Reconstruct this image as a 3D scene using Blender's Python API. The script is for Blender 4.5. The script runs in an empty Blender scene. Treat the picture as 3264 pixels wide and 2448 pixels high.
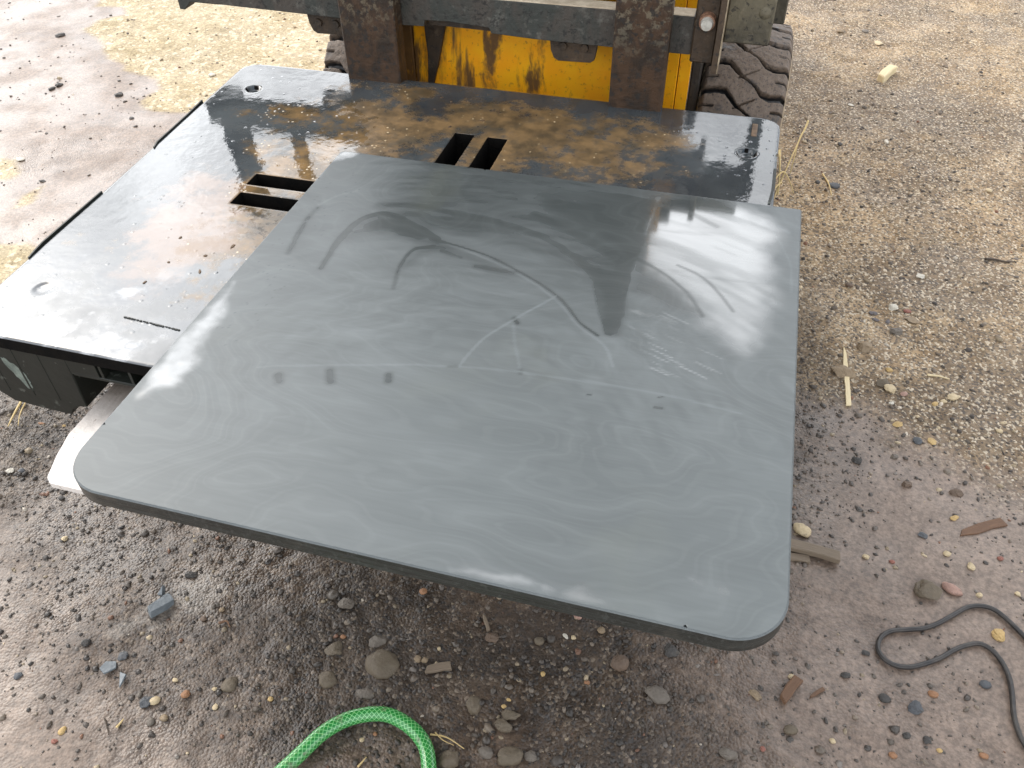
import bpy, bmesh, math, random
import numpy as np
from mathutils import Vector, Matrix, Euler, noise as mnoise
random.seed(7); rng = np.random.default_rng(7)
sc = bpy.context.scene
C = sc.collection

# ------------------------------------------------------------------ camera
cam_d = bpy.data.cameras.new('camera'); cam = bpy.data.objects.new('camera', cam_d); C.objects.link(cam)
cam_d.sensor_width = 36.0; cam_d.lens = 28.976; cam_d.clip_start = 0.02; cam_d.clip_end = 500
cam.matrix_world = Matrix(((0.964889, -0.173760, 0.196970, 0.0),
                           (0.262508, 0.663355, -0.700749, 0.0),
                           (-0.008899, 0.727851, 0.685677, 0.92336), (0, 0, 0, 1)))
sc.camera = cam

# ------------------------------------------------------------------ light
SUN_AZ, SUN_EL = math.radians(-64), math.radians(40)      # azimuth from +Y towards +X
SUN_STRENGTH, SUN_ANGLE = 0.9, 26.0
SKY_STRENGTH = 0.15
EXPOSURE = 0.46
CLOUD_SHIFT = 8.8
world = bpy.data.worlds.new('World'); sc.world = world; world.use_nodes = True
sd = (math.sin(SUN_AZ) * math.cos(SUN_EL), math.cos(SUN_AZ) * math.cos(SUN_EL), math.sin(SUN_EL))
sun_d = bpy.data.lights.new('sun', 'SUN'); sun_d.energy = SUN_STRENGTH; sun_d.angle = math.radians(SUN_ANGLE); sun_d.color = (1.0, .95, .86)
sun = bpy.data.objects.new('sun', sun_d); C.objects.link(sun)
sun.rotation_euler = Vector(sd).to_track_quat('Z', 'Y').to_euler(); sun.location = (0, 5, 8)
vs = sc.view_settings
vs.view_transform = 'Standard'; vs.look = 'None'; vs.exposure = EXPOSURE; vs.gamma = 1.0; vs.use_curve_mapping = False


class NT:
    """small helper to write node trees"""
    def __init__(self, tree): self.t = tree; self.t.nodes.clear()
    def __call__(self, kind, ins=None, out=0, **props):
        n = self.t.nodes.new(kind)
        for k, v in props.items(): setattr(n, k, v)
        for k, v in (ins or {}).items():
            s = n.inputs[k]
            if isinstance(v, bpy.types.NodeSocket): self.t.links.new(v, s)
            else: s.default_value = v
        return n.outputs[out] if out is not None else n
    def math(self, op, a, b=0.0, c=0.0, clamp=False):
        return self('ShaderNodeMath', {0: a, 1: b, 2: c}, operation=op, use_clamp=clamp)
    def mix(self, f, a, b, blend='MIX'):
        n = self('ShaderNodeMix', None, None, data_type='RGBA', blend_type=blend)
        for k, v in ((0, f), (6, a), (7, b)):
            if isinstance(v, bpy.types.NodeSocket): self.t.links.new(v, n.inputs[k])
            else: n.inputs[k].default_value = (v + (1,) if isinstance(v, tuple) and len(v) == 3 else v)
        return n.outputs[2]
    def noise(self, vec, scale, detail=4, rough=.55, dist=0.0, out=0):
        return self('ShaderNodeTexNoise', {'Vector': vec, 'Scale': scale, 'Detail': detail, 'Roughness': rough, 'Distortion': dist}, out)
    def ramp(self, f, lo, hi, a=0.0, b=1.0, smooth=True):
        return self('ShaderNodeMapRange', {0: f, 1: lo, 2: hi, 3: a, 4: b}, interpolation_type='SMOOTHSTEP' if smooth else 'LINEAR')
    def scale(self, vec, s, loc=(0, 0, 0), rot=(0, 0, 0)):
        return self('ShaderNodeMapping', {'Vector': vec, 'Scale': s, 'Location': loc, 'Rotation': rot})
    def attr(self, name, out=2):
        return self('ShaderNodeAttribute', None, out, attribute_name=name)
    def bump(self, h, strength, dist=.01, normal=None):
        d = {'Height': h, 'Strength': strength, 'Distance': dist}
        if normal is not None: d['Normal'] = normal
        return self('ShaderNodeBump', d)


def material(name):
    m = bpy.data.materials.new(name); m.use_nodes = True
    n = NT(m.node_tree)
    out = n('ShaderNodeOutputMaterial', None, None)
    b = n('ShaderNodeBsdfPrincipled', None, None)
    m.node_tree.links.new(b.outputs[0], out.inputs[0])
    def setp(**kw):
        for k, v in kw.items():
            s = b.inputs[{'col': 'Base Color', 'rough': 'Roughness', 'metal': 'Metallic', 'normal': 'Normal', 'spec': 'Specular IOR Level',
                          'ior': 'IOR', 'coat': 'Coat Weight', 'coat_rough': 'Coat Roughness', 'coat_normal': 'Coat Normal', 'sss': 'Subsurface Weight', 'trans': 'Transmission Weight', 'coat_ior': 'Coat IOR'}[k]]
            if isinstance(v, bpy.types.NodeSocket): m.node_tree.links.new(v, s)
            else: s.default_value = (v + (1,)) if isinstance(v, tuple) and len(v) == 3 else v
    return m, n, setp


def obj_co(n): return n('ShaderNodeTexCoord', None, 3)
def world_co(n): return n('ShaderNodeNewGeometry', None, 0)

# ---- sky: hazy bright daylight with broken cloud all round
n = NT(world.node_tree)
wo = n('ShaderNodeOutputWorld', None, None)
sky = n('ShaderNodeTexSky', None, 0, sky_type='NISHITA', sun_disc=False, sun_elevation=SUN_EL, sun_rotation=SUN_AZ,
        air_density=1.0, dust_density=5.0, ozone_density=1.0)
gen = n('ShaderNodeTexCoord', None, 0)
sep = n('ShaderNodeSeparateXYZ', {0: gen}, None)
zc = n.math('ADD', n.math('MAXIMUM', sep.outputs[2], 0.0), 0.22)
plane = n('ShaderNodeCombineXYZ', {0: n.math('DIVIDE', sep.outputs[0], zc), 1: n.math('DIVIDE', sep.outputs[1], zc), 2: 0.0})
cl = n.noise(n.scale(plane, (1, 1, 1), (CLOUD_SHIFT, .3, 0)), 1.15, 7, .52, .3)
cover = n.ramp(cl, .36, .52)
lum = n('ShaderNodeRGBToBW', {0: sky})
lum = n.math('MULTIPLY', n.math('POWER', lum, .32), 5.3)      # cloud veils even out the glare round the sun
white = n('ShaderNodeCombineColor', {0: n.math('MULTIPLY', lum, .975), 1: n.math('MULTIPLY', lum, .99), 2: n.math('MULTIPLY', lum, 1.015)})
shade = n.ramp(n.noise(n.scale(plane, (1, 1, 1), (CLOUD_SHIFT, .7, 0)), 2.3, 5, .55), .32, .66, .85, 2.9)
cloudc = n('ShaderNodeVectorMath', {0: white, 3: shade}, 0, operation='SCALE')
skyc = n.mix(n.math('MULTIPLY', cover, .94), sky, cloudc)
bg = n('ShaderNodeBackground', {0: skyc, 1: SKY_STRENGTH})
world.node_tree.links.new(bg, wo.inputs[0])

# ------------------------------------------------------------------ helpers
def link(name, mesh, mat=None, parent=None, smooth=False):
    o = bpy.data.objects.new(name, mesh); C.objects.link(o)
    if mat and not mesh.materials: mesh.materials.append(mat)
    if parent: o.parent = parent
    if smooth: mesh.shade_smooth()
    return o

def from_bm(name, bm, mat=None, parent=None, smooth=False):
    me = bpy.data.meshes.new(name); bm.normal_update(); bm.to_mesh(me); bm.free()
    return link(name, me, mat, parent, smooth)

def tag(o, label, cat, group=None):
    o['label'] = label; o['category'] = cat
    if group: o['group'] = group
    return o

def kind(o, k): o['kind'] = k; return o

def empty(name, loc=(0, 0, 0)):
    o = bpy.data.objects.new(name, None); C.objects.link(o); o.location = loc; o.empty_display_size = .1; return o

def bm_box(bm, x0, x1, y0, y1, z0, z1, bevel=0.0, seg=1):
    vs = [bm.verts.new(p) for p in ((x0, y0, z0), (x1, y0, z0), (x1, y1, z0), (x0, y1, z0), (x0, y0, z1), (x1, y0, z1), (x1, y1, z1), (x0, y1, z1))]
    fs = [bm.faces.new([vs[i] for i in q]) for q in ((3, 2, 1, 0), (4, 5, 6, 7), (0, 1, 5, 4), (1, 2, 6, 5), (2, 3, 7, 6), (3, 0, 4, 7))]
    if bevel:
        es = list({e for f in fs for e in f.edges})
        bmesh.ops.bevel(bm, geom=es, offset=bevel, segments=seg, affect='EDGES', profile=.5)
    return vs

def box(name, x0, x1, y0, y1, z0, z1, mat, parent=None, bevel=.002, seg=1):
    bm = bmesh.new(); bm_box(bm, x0, x1, y0, y1, z0, z1, bevel, seg)
    return from_bm(name, bm, mat, parent)

def prism(name, outline, axis, a, b, mat, parent=None, bevel=0.0, seg=2):
    """outline of 2D points extruded along axis ('x': (y,z) points, 'y': (x,z), 'z': (x,y)) from a to b"""
    bm = bmesh.new()
    def p3(p, t): return {'x': (t, p[0], p[1]), 'y': (p[0], t, p[1]), 'z': (p[0], p[1], t)}[axis]
    va = [bm.verts.new(p3(p, a)) for p in outline]; vb = [bm.verts.new(p3(p, b)) for p in outline]
    N = len(outline)
    bm.faces.new(va[::-1]); bm.faces.new(vb)
    for i in range(N): bm.faces.new((va[i], va[(i + 1) % N], vb[(i + 1) % N], vb[i]))
    bmesh.ops.recalc_face_normals(bm, faces=bm.faces[:])
    if bevel:
        caps = [e for e in bm.edges if len({f for f in e.link_faces if len(f.verts) == N}) == 1 or e.calc_face_angle(0) > .6]
        bmesh.ops.bevel(bm, geom=caps, offset=bevel, segments=seg, affect='EDGES', profile=.5)
    return from_bm(name, bm, mat, parent)

def rounded(x0, x1, y0, y1, r, k=8):
    """rounded rectangle outline, r = radii for (x0y0, x1y0, x1y1, x0y1)"""
    pts = []
    for cx, cy, sx, sy, rr, a0 in ((x0, y0, 1, 1, r[0], 180), (x1, y0, -1, 1, r[1], 270), (x1, y1, -1, -1, r[2], 0), (x0, y1, 1, -1, r[3], 90)):
        if rr < 1e-5: pts.append((cx, cy)); continue
        for i in range(k + 1):
            a = math.radians(a0 + 90 * i / k)
            pts.append((cx + sx * rr + rr * math.cos(a), cy + sy * rr + rr * math.sin(a)))
    return pts

def cyl(bm, c0, c1, r0, r1=None, seg=16, caps=True):
    r1 = r0 if r1 is None else r1
    c0, c1 = Vector(c0), Vector(c1); d = (c1 - c0)
    m = Matrix.Translation((c0 + c1) / 2) @ d.to_track_quat('Z', 'Y').to_matrix().to_4x4()
    bmesh.ops.create_cone(bm, cap_ends=caps, segments=seg, radius1=r0, radius2=r1, depth=d.length, matrix=m)

def catmull(pts, per=8):
    P = [np.array(p, float) for p in pts]; P = [2 * P[0] - P[1]] + P + [2 * P[-1] - P[-2]]
    out = []
    for i in range(1, len(P) - 2):
        for t in np.linspace(0, 1, per, endpoint=False):
            a, b, c, d = P[i - 1], P[i], P[i + 1], P[i + 2]
            out.append(.5 * ((2 * b) + (-a + c) * t + (2 * a - 5 * b + 4 * c - d) * t * t + (-a + 3 * b - 3 * c + d) * t ** 3))
    out.append(P[-2]); return np.array(out)

def tube_mesh(name, pts, r, seg=14, rads=None):
    pts = np.asarray(pts, float); N = len(pts)
    tan = np.gradient(pts, axis=0); tan /= np.linalg.norm(tan, axis=1)[:, None]
    up = np.array([0, 0, 1.0]); verts = []; L = np.concatenate([[0], np.cumsum(np.linalg.norm(np.diff(pts, axis=0), axis=1))])
    for i in range(N):
        s = np.cross(tan[i], up); s /= np.linalg.norm(s); u = np.cross(s, tan[i]); rr = r if rads is None else rads[i]
        for k in range(seg):
            a = 2 * math.pi * k / seg; verts.append(pts[i] + rr * (math.cos(a) * s + math.sin(a) * u))
    faces = []
    for i in range(N - 1):
        for k in range(seg):
            faces.append((i * seg + k, i * seg + (k + 1) % seg, (i + 1) * seg + (k + 1) % seg, (i + 1) * seg + k))
    faces.append(tuple(range(seg))[::-1]); faces.append(tuple((N - 1) * seg + k for k in range(seg)))
    me = bpy.data.meshes.new(name); me.from_pydata([tuple(v) for v in verts], [], faces)
    uv = me.uv_layers.new(name='UVMap'); data = np.zeros((len(me.loops), 2), np.float32); li = 0
    for i in range(N - 1):
        for k in range(seg):
            data[li:li + 4] = ((L[i], k / seg), (L[i], (k + 1) / seg), (L[i + 1], (k + 1) / seg), (L[i + 1], k / seg)); li += 4
    uv.data.foreach_set('uv', data.ravel()); me.shade_smooth(); me.update()
    return me

# ---- numpy value noise and shape masks
def vn(x, y, scale, seed):
    r = np.random.default_rng(seed).random((256, 256))
    fx, fy = np.asarray(x) / scale, np.asarray(y) / scale
    ix, iy = np.floor(fx).astype(int), np.floor(fy).astype(int); tx, ty = fx - ix, fy - iy
    tx = tx * tx * tx * (tx * (tx * 6 - 15) + 10); ty = ty * ty * ty * (ty * (ty * 6 - 15) + 10)
    g = lambda a, b: r[a & 255, b & 255]
    return ((g(ix, iy) * (1 - tx) + g(ix + 1, iy) * tx) * (1 - ty) + (g(ix, iy + 1) * (1 - tx) + g(ix + 1, iy + 1) * tx) * ty) * 2 - 1

def fbm(x, y, scale, seed, octv=4, gain=.5):
    s = 0; a = 1; t = 0
    for i in range(octv):
        s = s + a * vn(x + 13.7 * i, y - 7.1 * i, scale / 2 ** i, seed + i); t += a; a *= gain
    return s / t

def seg_dist(x, y, pts, closed=False):
    d = np.full(np.shape(x), 1e9); n_ = len(pts)
    for i in range(n_ if closed else n_ - 1):
        ax, ay = pts[i]; bx, by = pts[(i + 1) % n_]; vx, vy = bx - ax, by - ay; l2 = vx * vx + vy * vy + 1e-12
        t = np.clip(((x - ax) * vx + (y - ay) * vy) / l2, 0, 1)
        d = np.minimum(d, np.hypot(x - ax - t * vx, y - ay - t * vy))
    return d

def inside(x, y, pts):
    r = np.zeros(np.shape(x), bool); n_ = len(pts)
    for i in range(n_):
        ax, ay = pts[i]; bx, by = pts[(i + 1) % n_]
        if ay == by: continue
        r ^= ((ay > y) != (by > y)) & (x < (bx - ax) * (y - ay) / (by - ay) + ax)
    return r

def sdf(x, y, pts):       # positive inside
    d = seg_dist(x, y, pts, True); return np.where(inside(x, y, pts), d, -d)

def sstep(v, a, b):
    t = np.clip((v - a) / (b - a), 0, 1); return t * t * (3 - 2 * t)

def add_attr(me, name, vals):
    a = me.attributes.new(name, 'FLOAT', 'POINT'); a.data.foreach_set('value', np.asarray(vals, np.float32).ravel())

# ------------------------------------------------------------------ materials
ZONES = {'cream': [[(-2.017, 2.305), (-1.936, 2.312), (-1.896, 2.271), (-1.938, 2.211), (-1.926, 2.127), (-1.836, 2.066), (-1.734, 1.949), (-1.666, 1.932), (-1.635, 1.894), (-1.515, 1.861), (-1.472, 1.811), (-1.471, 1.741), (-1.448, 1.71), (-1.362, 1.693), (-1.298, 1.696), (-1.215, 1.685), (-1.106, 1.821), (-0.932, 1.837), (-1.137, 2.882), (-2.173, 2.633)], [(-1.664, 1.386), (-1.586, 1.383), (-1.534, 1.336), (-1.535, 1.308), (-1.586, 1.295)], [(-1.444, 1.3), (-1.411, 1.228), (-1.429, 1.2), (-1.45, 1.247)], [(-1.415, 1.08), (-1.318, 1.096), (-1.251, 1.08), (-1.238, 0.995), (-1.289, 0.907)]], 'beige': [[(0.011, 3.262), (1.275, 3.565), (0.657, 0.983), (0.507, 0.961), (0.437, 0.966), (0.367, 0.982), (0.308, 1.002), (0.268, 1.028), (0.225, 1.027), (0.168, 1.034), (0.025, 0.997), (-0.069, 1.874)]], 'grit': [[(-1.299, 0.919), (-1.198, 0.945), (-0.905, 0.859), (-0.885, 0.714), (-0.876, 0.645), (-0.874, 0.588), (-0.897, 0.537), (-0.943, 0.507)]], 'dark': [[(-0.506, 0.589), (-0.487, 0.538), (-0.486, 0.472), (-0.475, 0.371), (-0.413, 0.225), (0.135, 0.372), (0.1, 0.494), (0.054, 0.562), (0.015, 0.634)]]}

def mat_ground():
    m, n, setp = material('wet_yard_ground')
    co = obj_co(n)
    cream, beige, grit, dark, rough_a = (n.attr(k) for k in ('cream', 'beige', 'grit', 'dark', 'coarse'))
    big = n.noise(co, 2.2, 5, .6); mid = n.noise(co, 14, 5, .65); fine = n.noise(co, 110, 4, .7)
    vor = n('ShaderNodeTexVoronoi', {'Vector': co, 'Scale': 210.0, 'Randomness': 1.0}, None)
    vr = n('ShaderNodeSeparateColor', {0: vor.outputs['Color']}, None)
    vor2 = n('ShaderNodeTexVoronoi', {'Vector': co, 'Scale': 75.0, 'Randomness': 1.0}, None)
    vr2 = n('ShaderNodeSeparateColor', {0: vor2.outputs['Color']}, None)
    mud = n.mix(n.ramp(mid, .3, .7), (.112, .079, .058), (.190, .140, .107))
    mud = n.mix(n.ramp(big, .35, .65), mud, n.mix(.5, mud, (.225, .174, .138)))
    # dry sandy gravel
    b1 = n.mix(n.ramp(mid, .32, .68), (.205, .138, .074), (.35, .255, .148))
    b1 = n.mix(n.ramp(big, .42, .60), b1, n.mix(.65, b1, (.115, .086, .060)))
    b1 = n.mix(n.math('MULTIPLY', n.ramp(vr.outputs[0], .70, .78), .75), b1, (.06, .052, .046))
    b1 = n.mix(n.math('MULTIPLY', n.ramp(vr.outputs[1], .78, .86), .7), b1, (.52, .45, .34))
    c1 = n.mix(n.ramp(mid, .3, .7), (.33, .265, .155), (.46, .385, .255))
    c1 = n.mix(n.math('MULTIPLY', n.ramp(vr.outputs[0], .82, .9), .55), c1, (.24, .185, .11))
    c1 = n.mix(n.math('MULTIPLY', n.ramp(vr2.outputs[1], .8, .9), .6), c1, (.66, .58, .43))
    g1 = n.mix(n.ramp(mid, .3, .7), (.085, .066, .05), (.19, .15, .11))
    d1 = n.mix(n.ramp(mid, .3, .7), (.022, .0150, .0095), (.070, .048, .031))  # damp grit with the slab's shade painted into the colour
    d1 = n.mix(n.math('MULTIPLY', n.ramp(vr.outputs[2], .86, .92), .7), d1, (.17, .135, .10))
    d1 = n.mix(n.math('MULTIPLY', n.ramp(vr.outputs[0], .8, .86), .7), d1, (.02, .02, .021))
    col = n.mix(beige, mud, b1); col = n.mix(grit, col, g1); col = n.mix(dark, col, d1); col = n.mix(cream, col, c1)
    col = n.mix(n.attr('splash'), col, (.5, .47, .42))
    # pits and crumbs darken/lighten the mud a little
    col = n.mix(.55, col, n.mix(n.ramp(fine, .32, .68), (.35, .35, .35), (1.45, 1.45, 1.45)), 'MULTIPLY')
    dry = n.math('MAXIMUM', beige, cream)
    wetr = n.ramp(n.noise(co, 5.5, 4, .6), .38, .66, .30, .56)
    rough = n.math('ADD', n.math('MULTIPLY', dry, .42), wetr, clamp=True)
    h = n.math('ADD', n.math('MULTIPLY', n.noise(co, 60, 4, .7), .6), n.math('MULTIPLY', fine, .6))
    h = n.math('ADD', h, n.math('MULTIPLY', vor.outputs['Distance'], -.5))
    setp(col=col, rough=rough, spec=.5, normal=n.bump(h, n.math('ADD', n.math('MULTIPLY', rough_a, .6), .09), .006))
    return m

def mat_pebble():
    m, n, setp = material('gravel_pebbles')
    co = obj_co(n)
    col = n.attr('col', 0)
    col = n.mix(.6, col, n.mix(n.noise(co, 160, 3, .6), (.5, .5, .5), (1.5, 1.5, 1.5)), 'MULTIPLY')
    setp(col=col, rough=n.attr('gloss'), normal=n.bump(n.noise(co, 320, 3), .35, .003))
    return m

def mat_stone():
    m, n, setp = material('loose_stone')
    co = obj_co(n)
    c = n('ShaderNodeObjectInfo', None, 1)
    col = n.mix(.7, c, n.mix(n.noise(co, 60, 5, .65), (.45, .44, .42), (1.5, 1.5, 1.5)), 'MULTIPLY')
    col = n.mix(n.math('MULTIPLY', n.ramp(n.noise(co, 140, 4), .58, .68), .5), col, (.09, .07, .05))
    setp(col=col, rough=.62, normal=n.bump(n.noise(co, 130, 5, .65), .5, .006))
    return m

def mat_slate():
    m, n, setp = material('honed_grey_slate')
    co = obj_co(n)
    haze, film, drops = n.attr('haze'), n.attr('film'), n.attr('drops')
    # sedimentary figure: long warped contour bands like wood grain
    warp = n.noise(n.scale(co, (1.0, 1.9, 1), rot=(0, 0, -.22)), 2.1, 3, .5, .35)
    band = n.math('SINE', n.math('MULTIPLY', warp, 74.0)); band2 = n.math('SINE', n.math('MULTIPLY', warp, 230.0))
    fig = n.math('ADD', n.math('MULTIPLY', n.ramp(band, -.3, 1.0), .55), n.math('MULTIPLY', n.ramp(band2, .3, 1.0), .45))
    fineg = n.noise(n.scale(co, (4, 60, 4), rot=(0, 0, -.2)), 4, 4, .6)
    smear = n.noise(n.scale(co, (2.0, 9.0, 1), rot=(0, 0, -.30)), 2.5, 4, .6)
    base = n.mix(fig, (.034, .040, .040), (.043, .050, .050))
    base = n.mix(n.math('MULTIPLY', n.ramp(n.noise(co, 3.3, 4, .6, .8), .55, .72), .35), base, (.085, .092, .070))
    dust = n.mix(fig, (.102, .116, .120), (.116, .131, .135))
    hz = n.math('MULTIPLY', haze, n.ramp(smear, .25, .7, .86, 1.06), clamp=True)
    col = n.mix(hz, base, dust)
    col = n.mix(.12, col, n.mix(n.ramp(fineg, .3, .7), (.7, .7, .7), (1.25, 1.25, 1.25)), 'MULTIPLY')
    col = n.mix(drops, col, (.035, .04, .042))
    r = n.ramp(haze, 0, 1, .24, .48)
    r = n.mix(n.math('MULTIPLY', film, n.ramp(smear, .22, .42, .6, 1.0)), n('ShaderNodeCombineXYZ', {0: r, 1: r, 2: r}), (.07, .07, .07))
    rs = n('ShaderNodeSeparateColor', {0: r}, None).outputs[0]
    h = n.math('ADD', n.math('MULTIPLY', fineg, .3), n.math('MULTIPLY', n.noise(co, 9, 3), .6))
    setp(spec=.34, coat=n.math('MULTIPLY', film, n.ramp(smear, .22, .42, .55, 1.0)), coat_rough=.06, coat_ior=1.85, col=col, rough=rs, ior=1.5, normal=n.bump(h, .025, .01))
    return m

def mat_slate_edge():
    m, n, setp = material('sawn_slate_edge')
    co = obj_co(n)
    saw = n.noise(n.scale(co, (6, 6, 160), rot=(0, .05, .0)), 3, 4, .6)
    col = n.mix(n.ramp(saw, .3, .7), (.009, .011, .010), (.030, .035, .033))
    diag = n.noise(n.scale(co, (70, 9, 40), rot=(0, .6, 0)), 3, 4, .65)
    col = n.mix(n.math('MULTIPLY', n.ramp(diag, .52, .68), .55), col, (.060, .066, .062))
    col = n.mix(n.math('MULTIPLY', n.ramp(n.noise(co, 9, 5, .65), .54, .68), .6), col, (.070, .066, .054))
    setp(col=col, rough=.38, normal=n.bump(saw, .3, .004))
    return m

def mat_deck():
    m, n, setp = material('muddy_grey_plastic_deck')
    co = obj_co(n)
    sil, dryw, wet = n.attr('silt'), n.attr('dry'), n.attr('wet')
    big = n.noise(co, 5.5, 5, .6); mid = n.noise(co, 22, 5, .65); fine = n.noise(co, 120, 3, .65)
    pl = n.mix(n.ramp(big, .3, .7), (.028, .033, .037), (.062, .071, .075))
    s1 = n.mix(n.ramp(mid, .3, .7), (.070, .050, .027), (.205, .128, .055))
    s1 = n.mix(n.ramp(n.noise(co, 13, 4, .6), .52, .64), s1, n.mix(.5, s1, (.055, .052, .040)))
    m1 = n.ramp(n.math('ADD', sil, n.math('MULTIPLY', n.math('SUBTRACT', n.noise(co, 8, 7, .72), .5), 3.0)), .30, .75)
    col = n.mix(m1, pl, s1)
    pink = n.ramp(n.math('ADD', n.attr('pink'), n.math('MULTIPLY', n.math('SUBTRACT', n.noise(co, 10, 7, .7), .5), 2.6)), .35, .85)
    col = n.mix(n.math('MULTIPLY', pink, .75), col, (.19, .125, .085))
    chip = n('ShaderNodeTexVoronoi', {'Vector': co, 'Scale': 120.0}, None)
    cr = n('ShaderNodeSeparateColor', {0: chip.outputs['Color']}, None)
    sp = n.math('MULTIPLY', n.math('MULTIPLY', n.ramp(cr.outputs[0], .80, .83), n.ramp(chip.outputs['Distance'], .30, .22)), n.ramp(n.noise(co, 8, 3), .48, .62))
    sp = n.math('MULTIPLY', sp, n.ramp(sil, .12, .40))
    col = n.mix(sp, col, (.50, .40, .25))
    col = n.mix(n.math('MULTIPLY', dryw, .5), col, (.095, .102, .112))
    pale_patch = n.math('MULTIPLY', dryw, n.ramp(n.noise(co, 15, 5, .6), .56, .70))  # pale patches, broken up by noise, on the dry front part
    col = n.mix(n.math('MULTIPLY', pale_patch, .8), col, (.36, .37, .38))
    pud = n.ramp(n.math('ADD', wet, n.math('MULTIPLY', n.math('SUBTRACT', n.noise(co, 26, 4, .6), .5), 1.1)), .35, .55)
    r = n.math('ADD', n.math('MULTIPLY', n.math('SUBTRACT', 1.0, pud), n.ramp(mid, .3, .7, .06, .17)), .03)
    r = n.math('ADD', r, n.math('MULTIPLY', n.math('MULTIPLY', dryw, n.ramp(n.noise(co, 11, 3, .5), .42, .60)), .22))
    r = n.math('ADD', r, n.math('MULTIPLY', n.math('MULTIPLY', m1, n.math('SUBTRACT', 1.0, pud)), .24))
    h = n.math('ADD', n.math('MULTIPLY', n.noise(co, 38, 2, .5), .5), n.math('MULTIPLY', fine, .12))
    h = n.math('ADD', h, n.math('MULTIPLY', sp, .8))
    drop = n('ShaderNodeTexVoronoi', {'Vector': co, 'Scale': 85.0}, None)
    dr = n('ShaderNodeSeparateColor', {0: drop.outputs['Color']}, None)
    dm = n.math('MULTIPLY', n.ramp(dr.outputs[1], .90, .93), n.ramp(drop.outputs['Distance'], .35, .1))
    h = n.math('ADD', h, n.math('MULTIPLY', dm, .5))
    setp(col=col, rough=r, ior=1.62, coat=.08, coat_rough=.04, coat_ior=1.4, coat_normal=n.bump(h, .10, .006), normal=n.bump(h, .16, .006))
    return m

def mat_black_plastic():
    m, n, setp = material('black_moulded_plastic')
    co = obj_co(n)
    col = n.mix(n.noise(co, 14, 5, .65), (.008, .010, .008), (.022, .024, .020))
    col = n.mix(n.math('MULTIPLY', n.ramp(n.noise(co, 60, 4), .64, .7), .5), col, (.11, .12, .105))
    setp(col=col, rough=.5, spec=.28, normal=n.bump(n.noise(co, 40, 4), .2, .004))
    return m

def mat_rusty(name, c0, c1, c2, rough=.65, flake=.5):
    """worn dark paint over rust: c0 paint, c1 rust, c2 pale mud flecks"""
    m, n, setp = material(name)
    co = obj_co(n)
    v = n.noise(n.scale(co, (1, 1, .45)), 13, 6, .68, .4)
    col = n.mix(n.ramp(v, .38, .60), c0, c1)
    col = n.mix(n.math('MULTIPLY', n.ramp(n.noise(co, 36, 5, .7), .55, .68), flake), col, c2)
    col = n.mix(n.math('MULTIPLY', n.ramp(n.noise(co, 95, 4, .6), .56, .64), .75), col, (.012, .011, .010))
    col = n.mix(.5, col, n.mix(n.noise(n.scale(co, (1, 1, .12)), 40, 4, .6), (.45, .45, .45), (1.5, 1.5, 1.5)), 'MULTIPLY')
    setp(col=col, rough=rough, normal=n.bump(n.noise(co, 90, 5, .65), .45, .005))
    return m

def mat_yellow():
    m, n, setp = material('muddy_yellow_paint')
    co = obj_co(n)
    s = n('ShaderNodeSeparateXYZ', {0: co}, None)
    grad = n.ramp(s.outputs[0], -.80, -.22, .40, -.34, smooth=False)
    low = n.ramp(s.outputs[2], .30, .06, 0, .16, smooth=False)
    streak = n.noise(n.scale(co, (1, 1, .28)), 13, 6, .66, .3)
    dirt = n.math('ADD', .12, n.math('ADD', n.math('ADD', n.math('MULTIPLY', n.math('SUBTRACT', streak, .5), 3.4), grad), low))
    dm = n.ramp(dirt, .22, .62)
    col = n.mix(n.ramp(n.noise(co, 20, 4), .3, .7), (.93, .38, .003), (.95, .46, .006))
    col = n.mix(n.math('MULTIPLY', n.ramp(n.noise(co, 70, 5, .7), .56, .66), .6), col, (.36, .14, .02))
    col = n.mix(dm, col, n.mix(n.noise(co, 40, 5), (.075, .04, .016), (.20, .10, .03)))
    setp(col=col, rough=.42, normal=n.bump(n.noise(co, 70, 4), .25, .004))
    return m

def mat_tyre():
    m, n, setp = material('muddy_tyre_rubber')
    co = obj_co(n)
    top = n.attr('top')
    mud = n.ramp(n.math('ADD', n.math('MULTIPLY', top, .55), n.math('MULTIPLY', n.math('SUBTRACT', n.noise(co, 18, 5, .65), .5), 1.6)), .22, .5)
    c = n.mix(n.noise(co, 90, 5, .7), (.050, .035, .024), (.19, .142, .105))
    c = n.mix(n.math('MULTIPLY', n.ramp(n.noise(co, 210, 3), .58, .64), .8), c, (.03, .025, .022))
    col = n.mix(mud, (.012, .012, .013), c)
    col = n.mix(n.attr('dust'), col, n.mix(n.noise(co, 30, 5), (.22, .17, .11), (.42, .33, .22)))
    setp(col=col, rough=n.ramp(mud, 0, 1, .34, .6), normal=n.bump(n.noise(co, 140, 5, .65), .4, .005))
    return m

def mat_plain(name, a, b, rough=.5, scale=30, metal=0.0, bump=.2, spec=.5):
    m, n, setp = material(name)
    co = obj_co(n)
    setp(col=n.mix(n.ramp(n.noise(co, scale, 5, .65), .3, .7), a, b), rough=rough, metal=metal, spec=spec, normal=n.bump(n.noise(co, scale * 3, 4), bump, .004))
    return m

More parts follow.
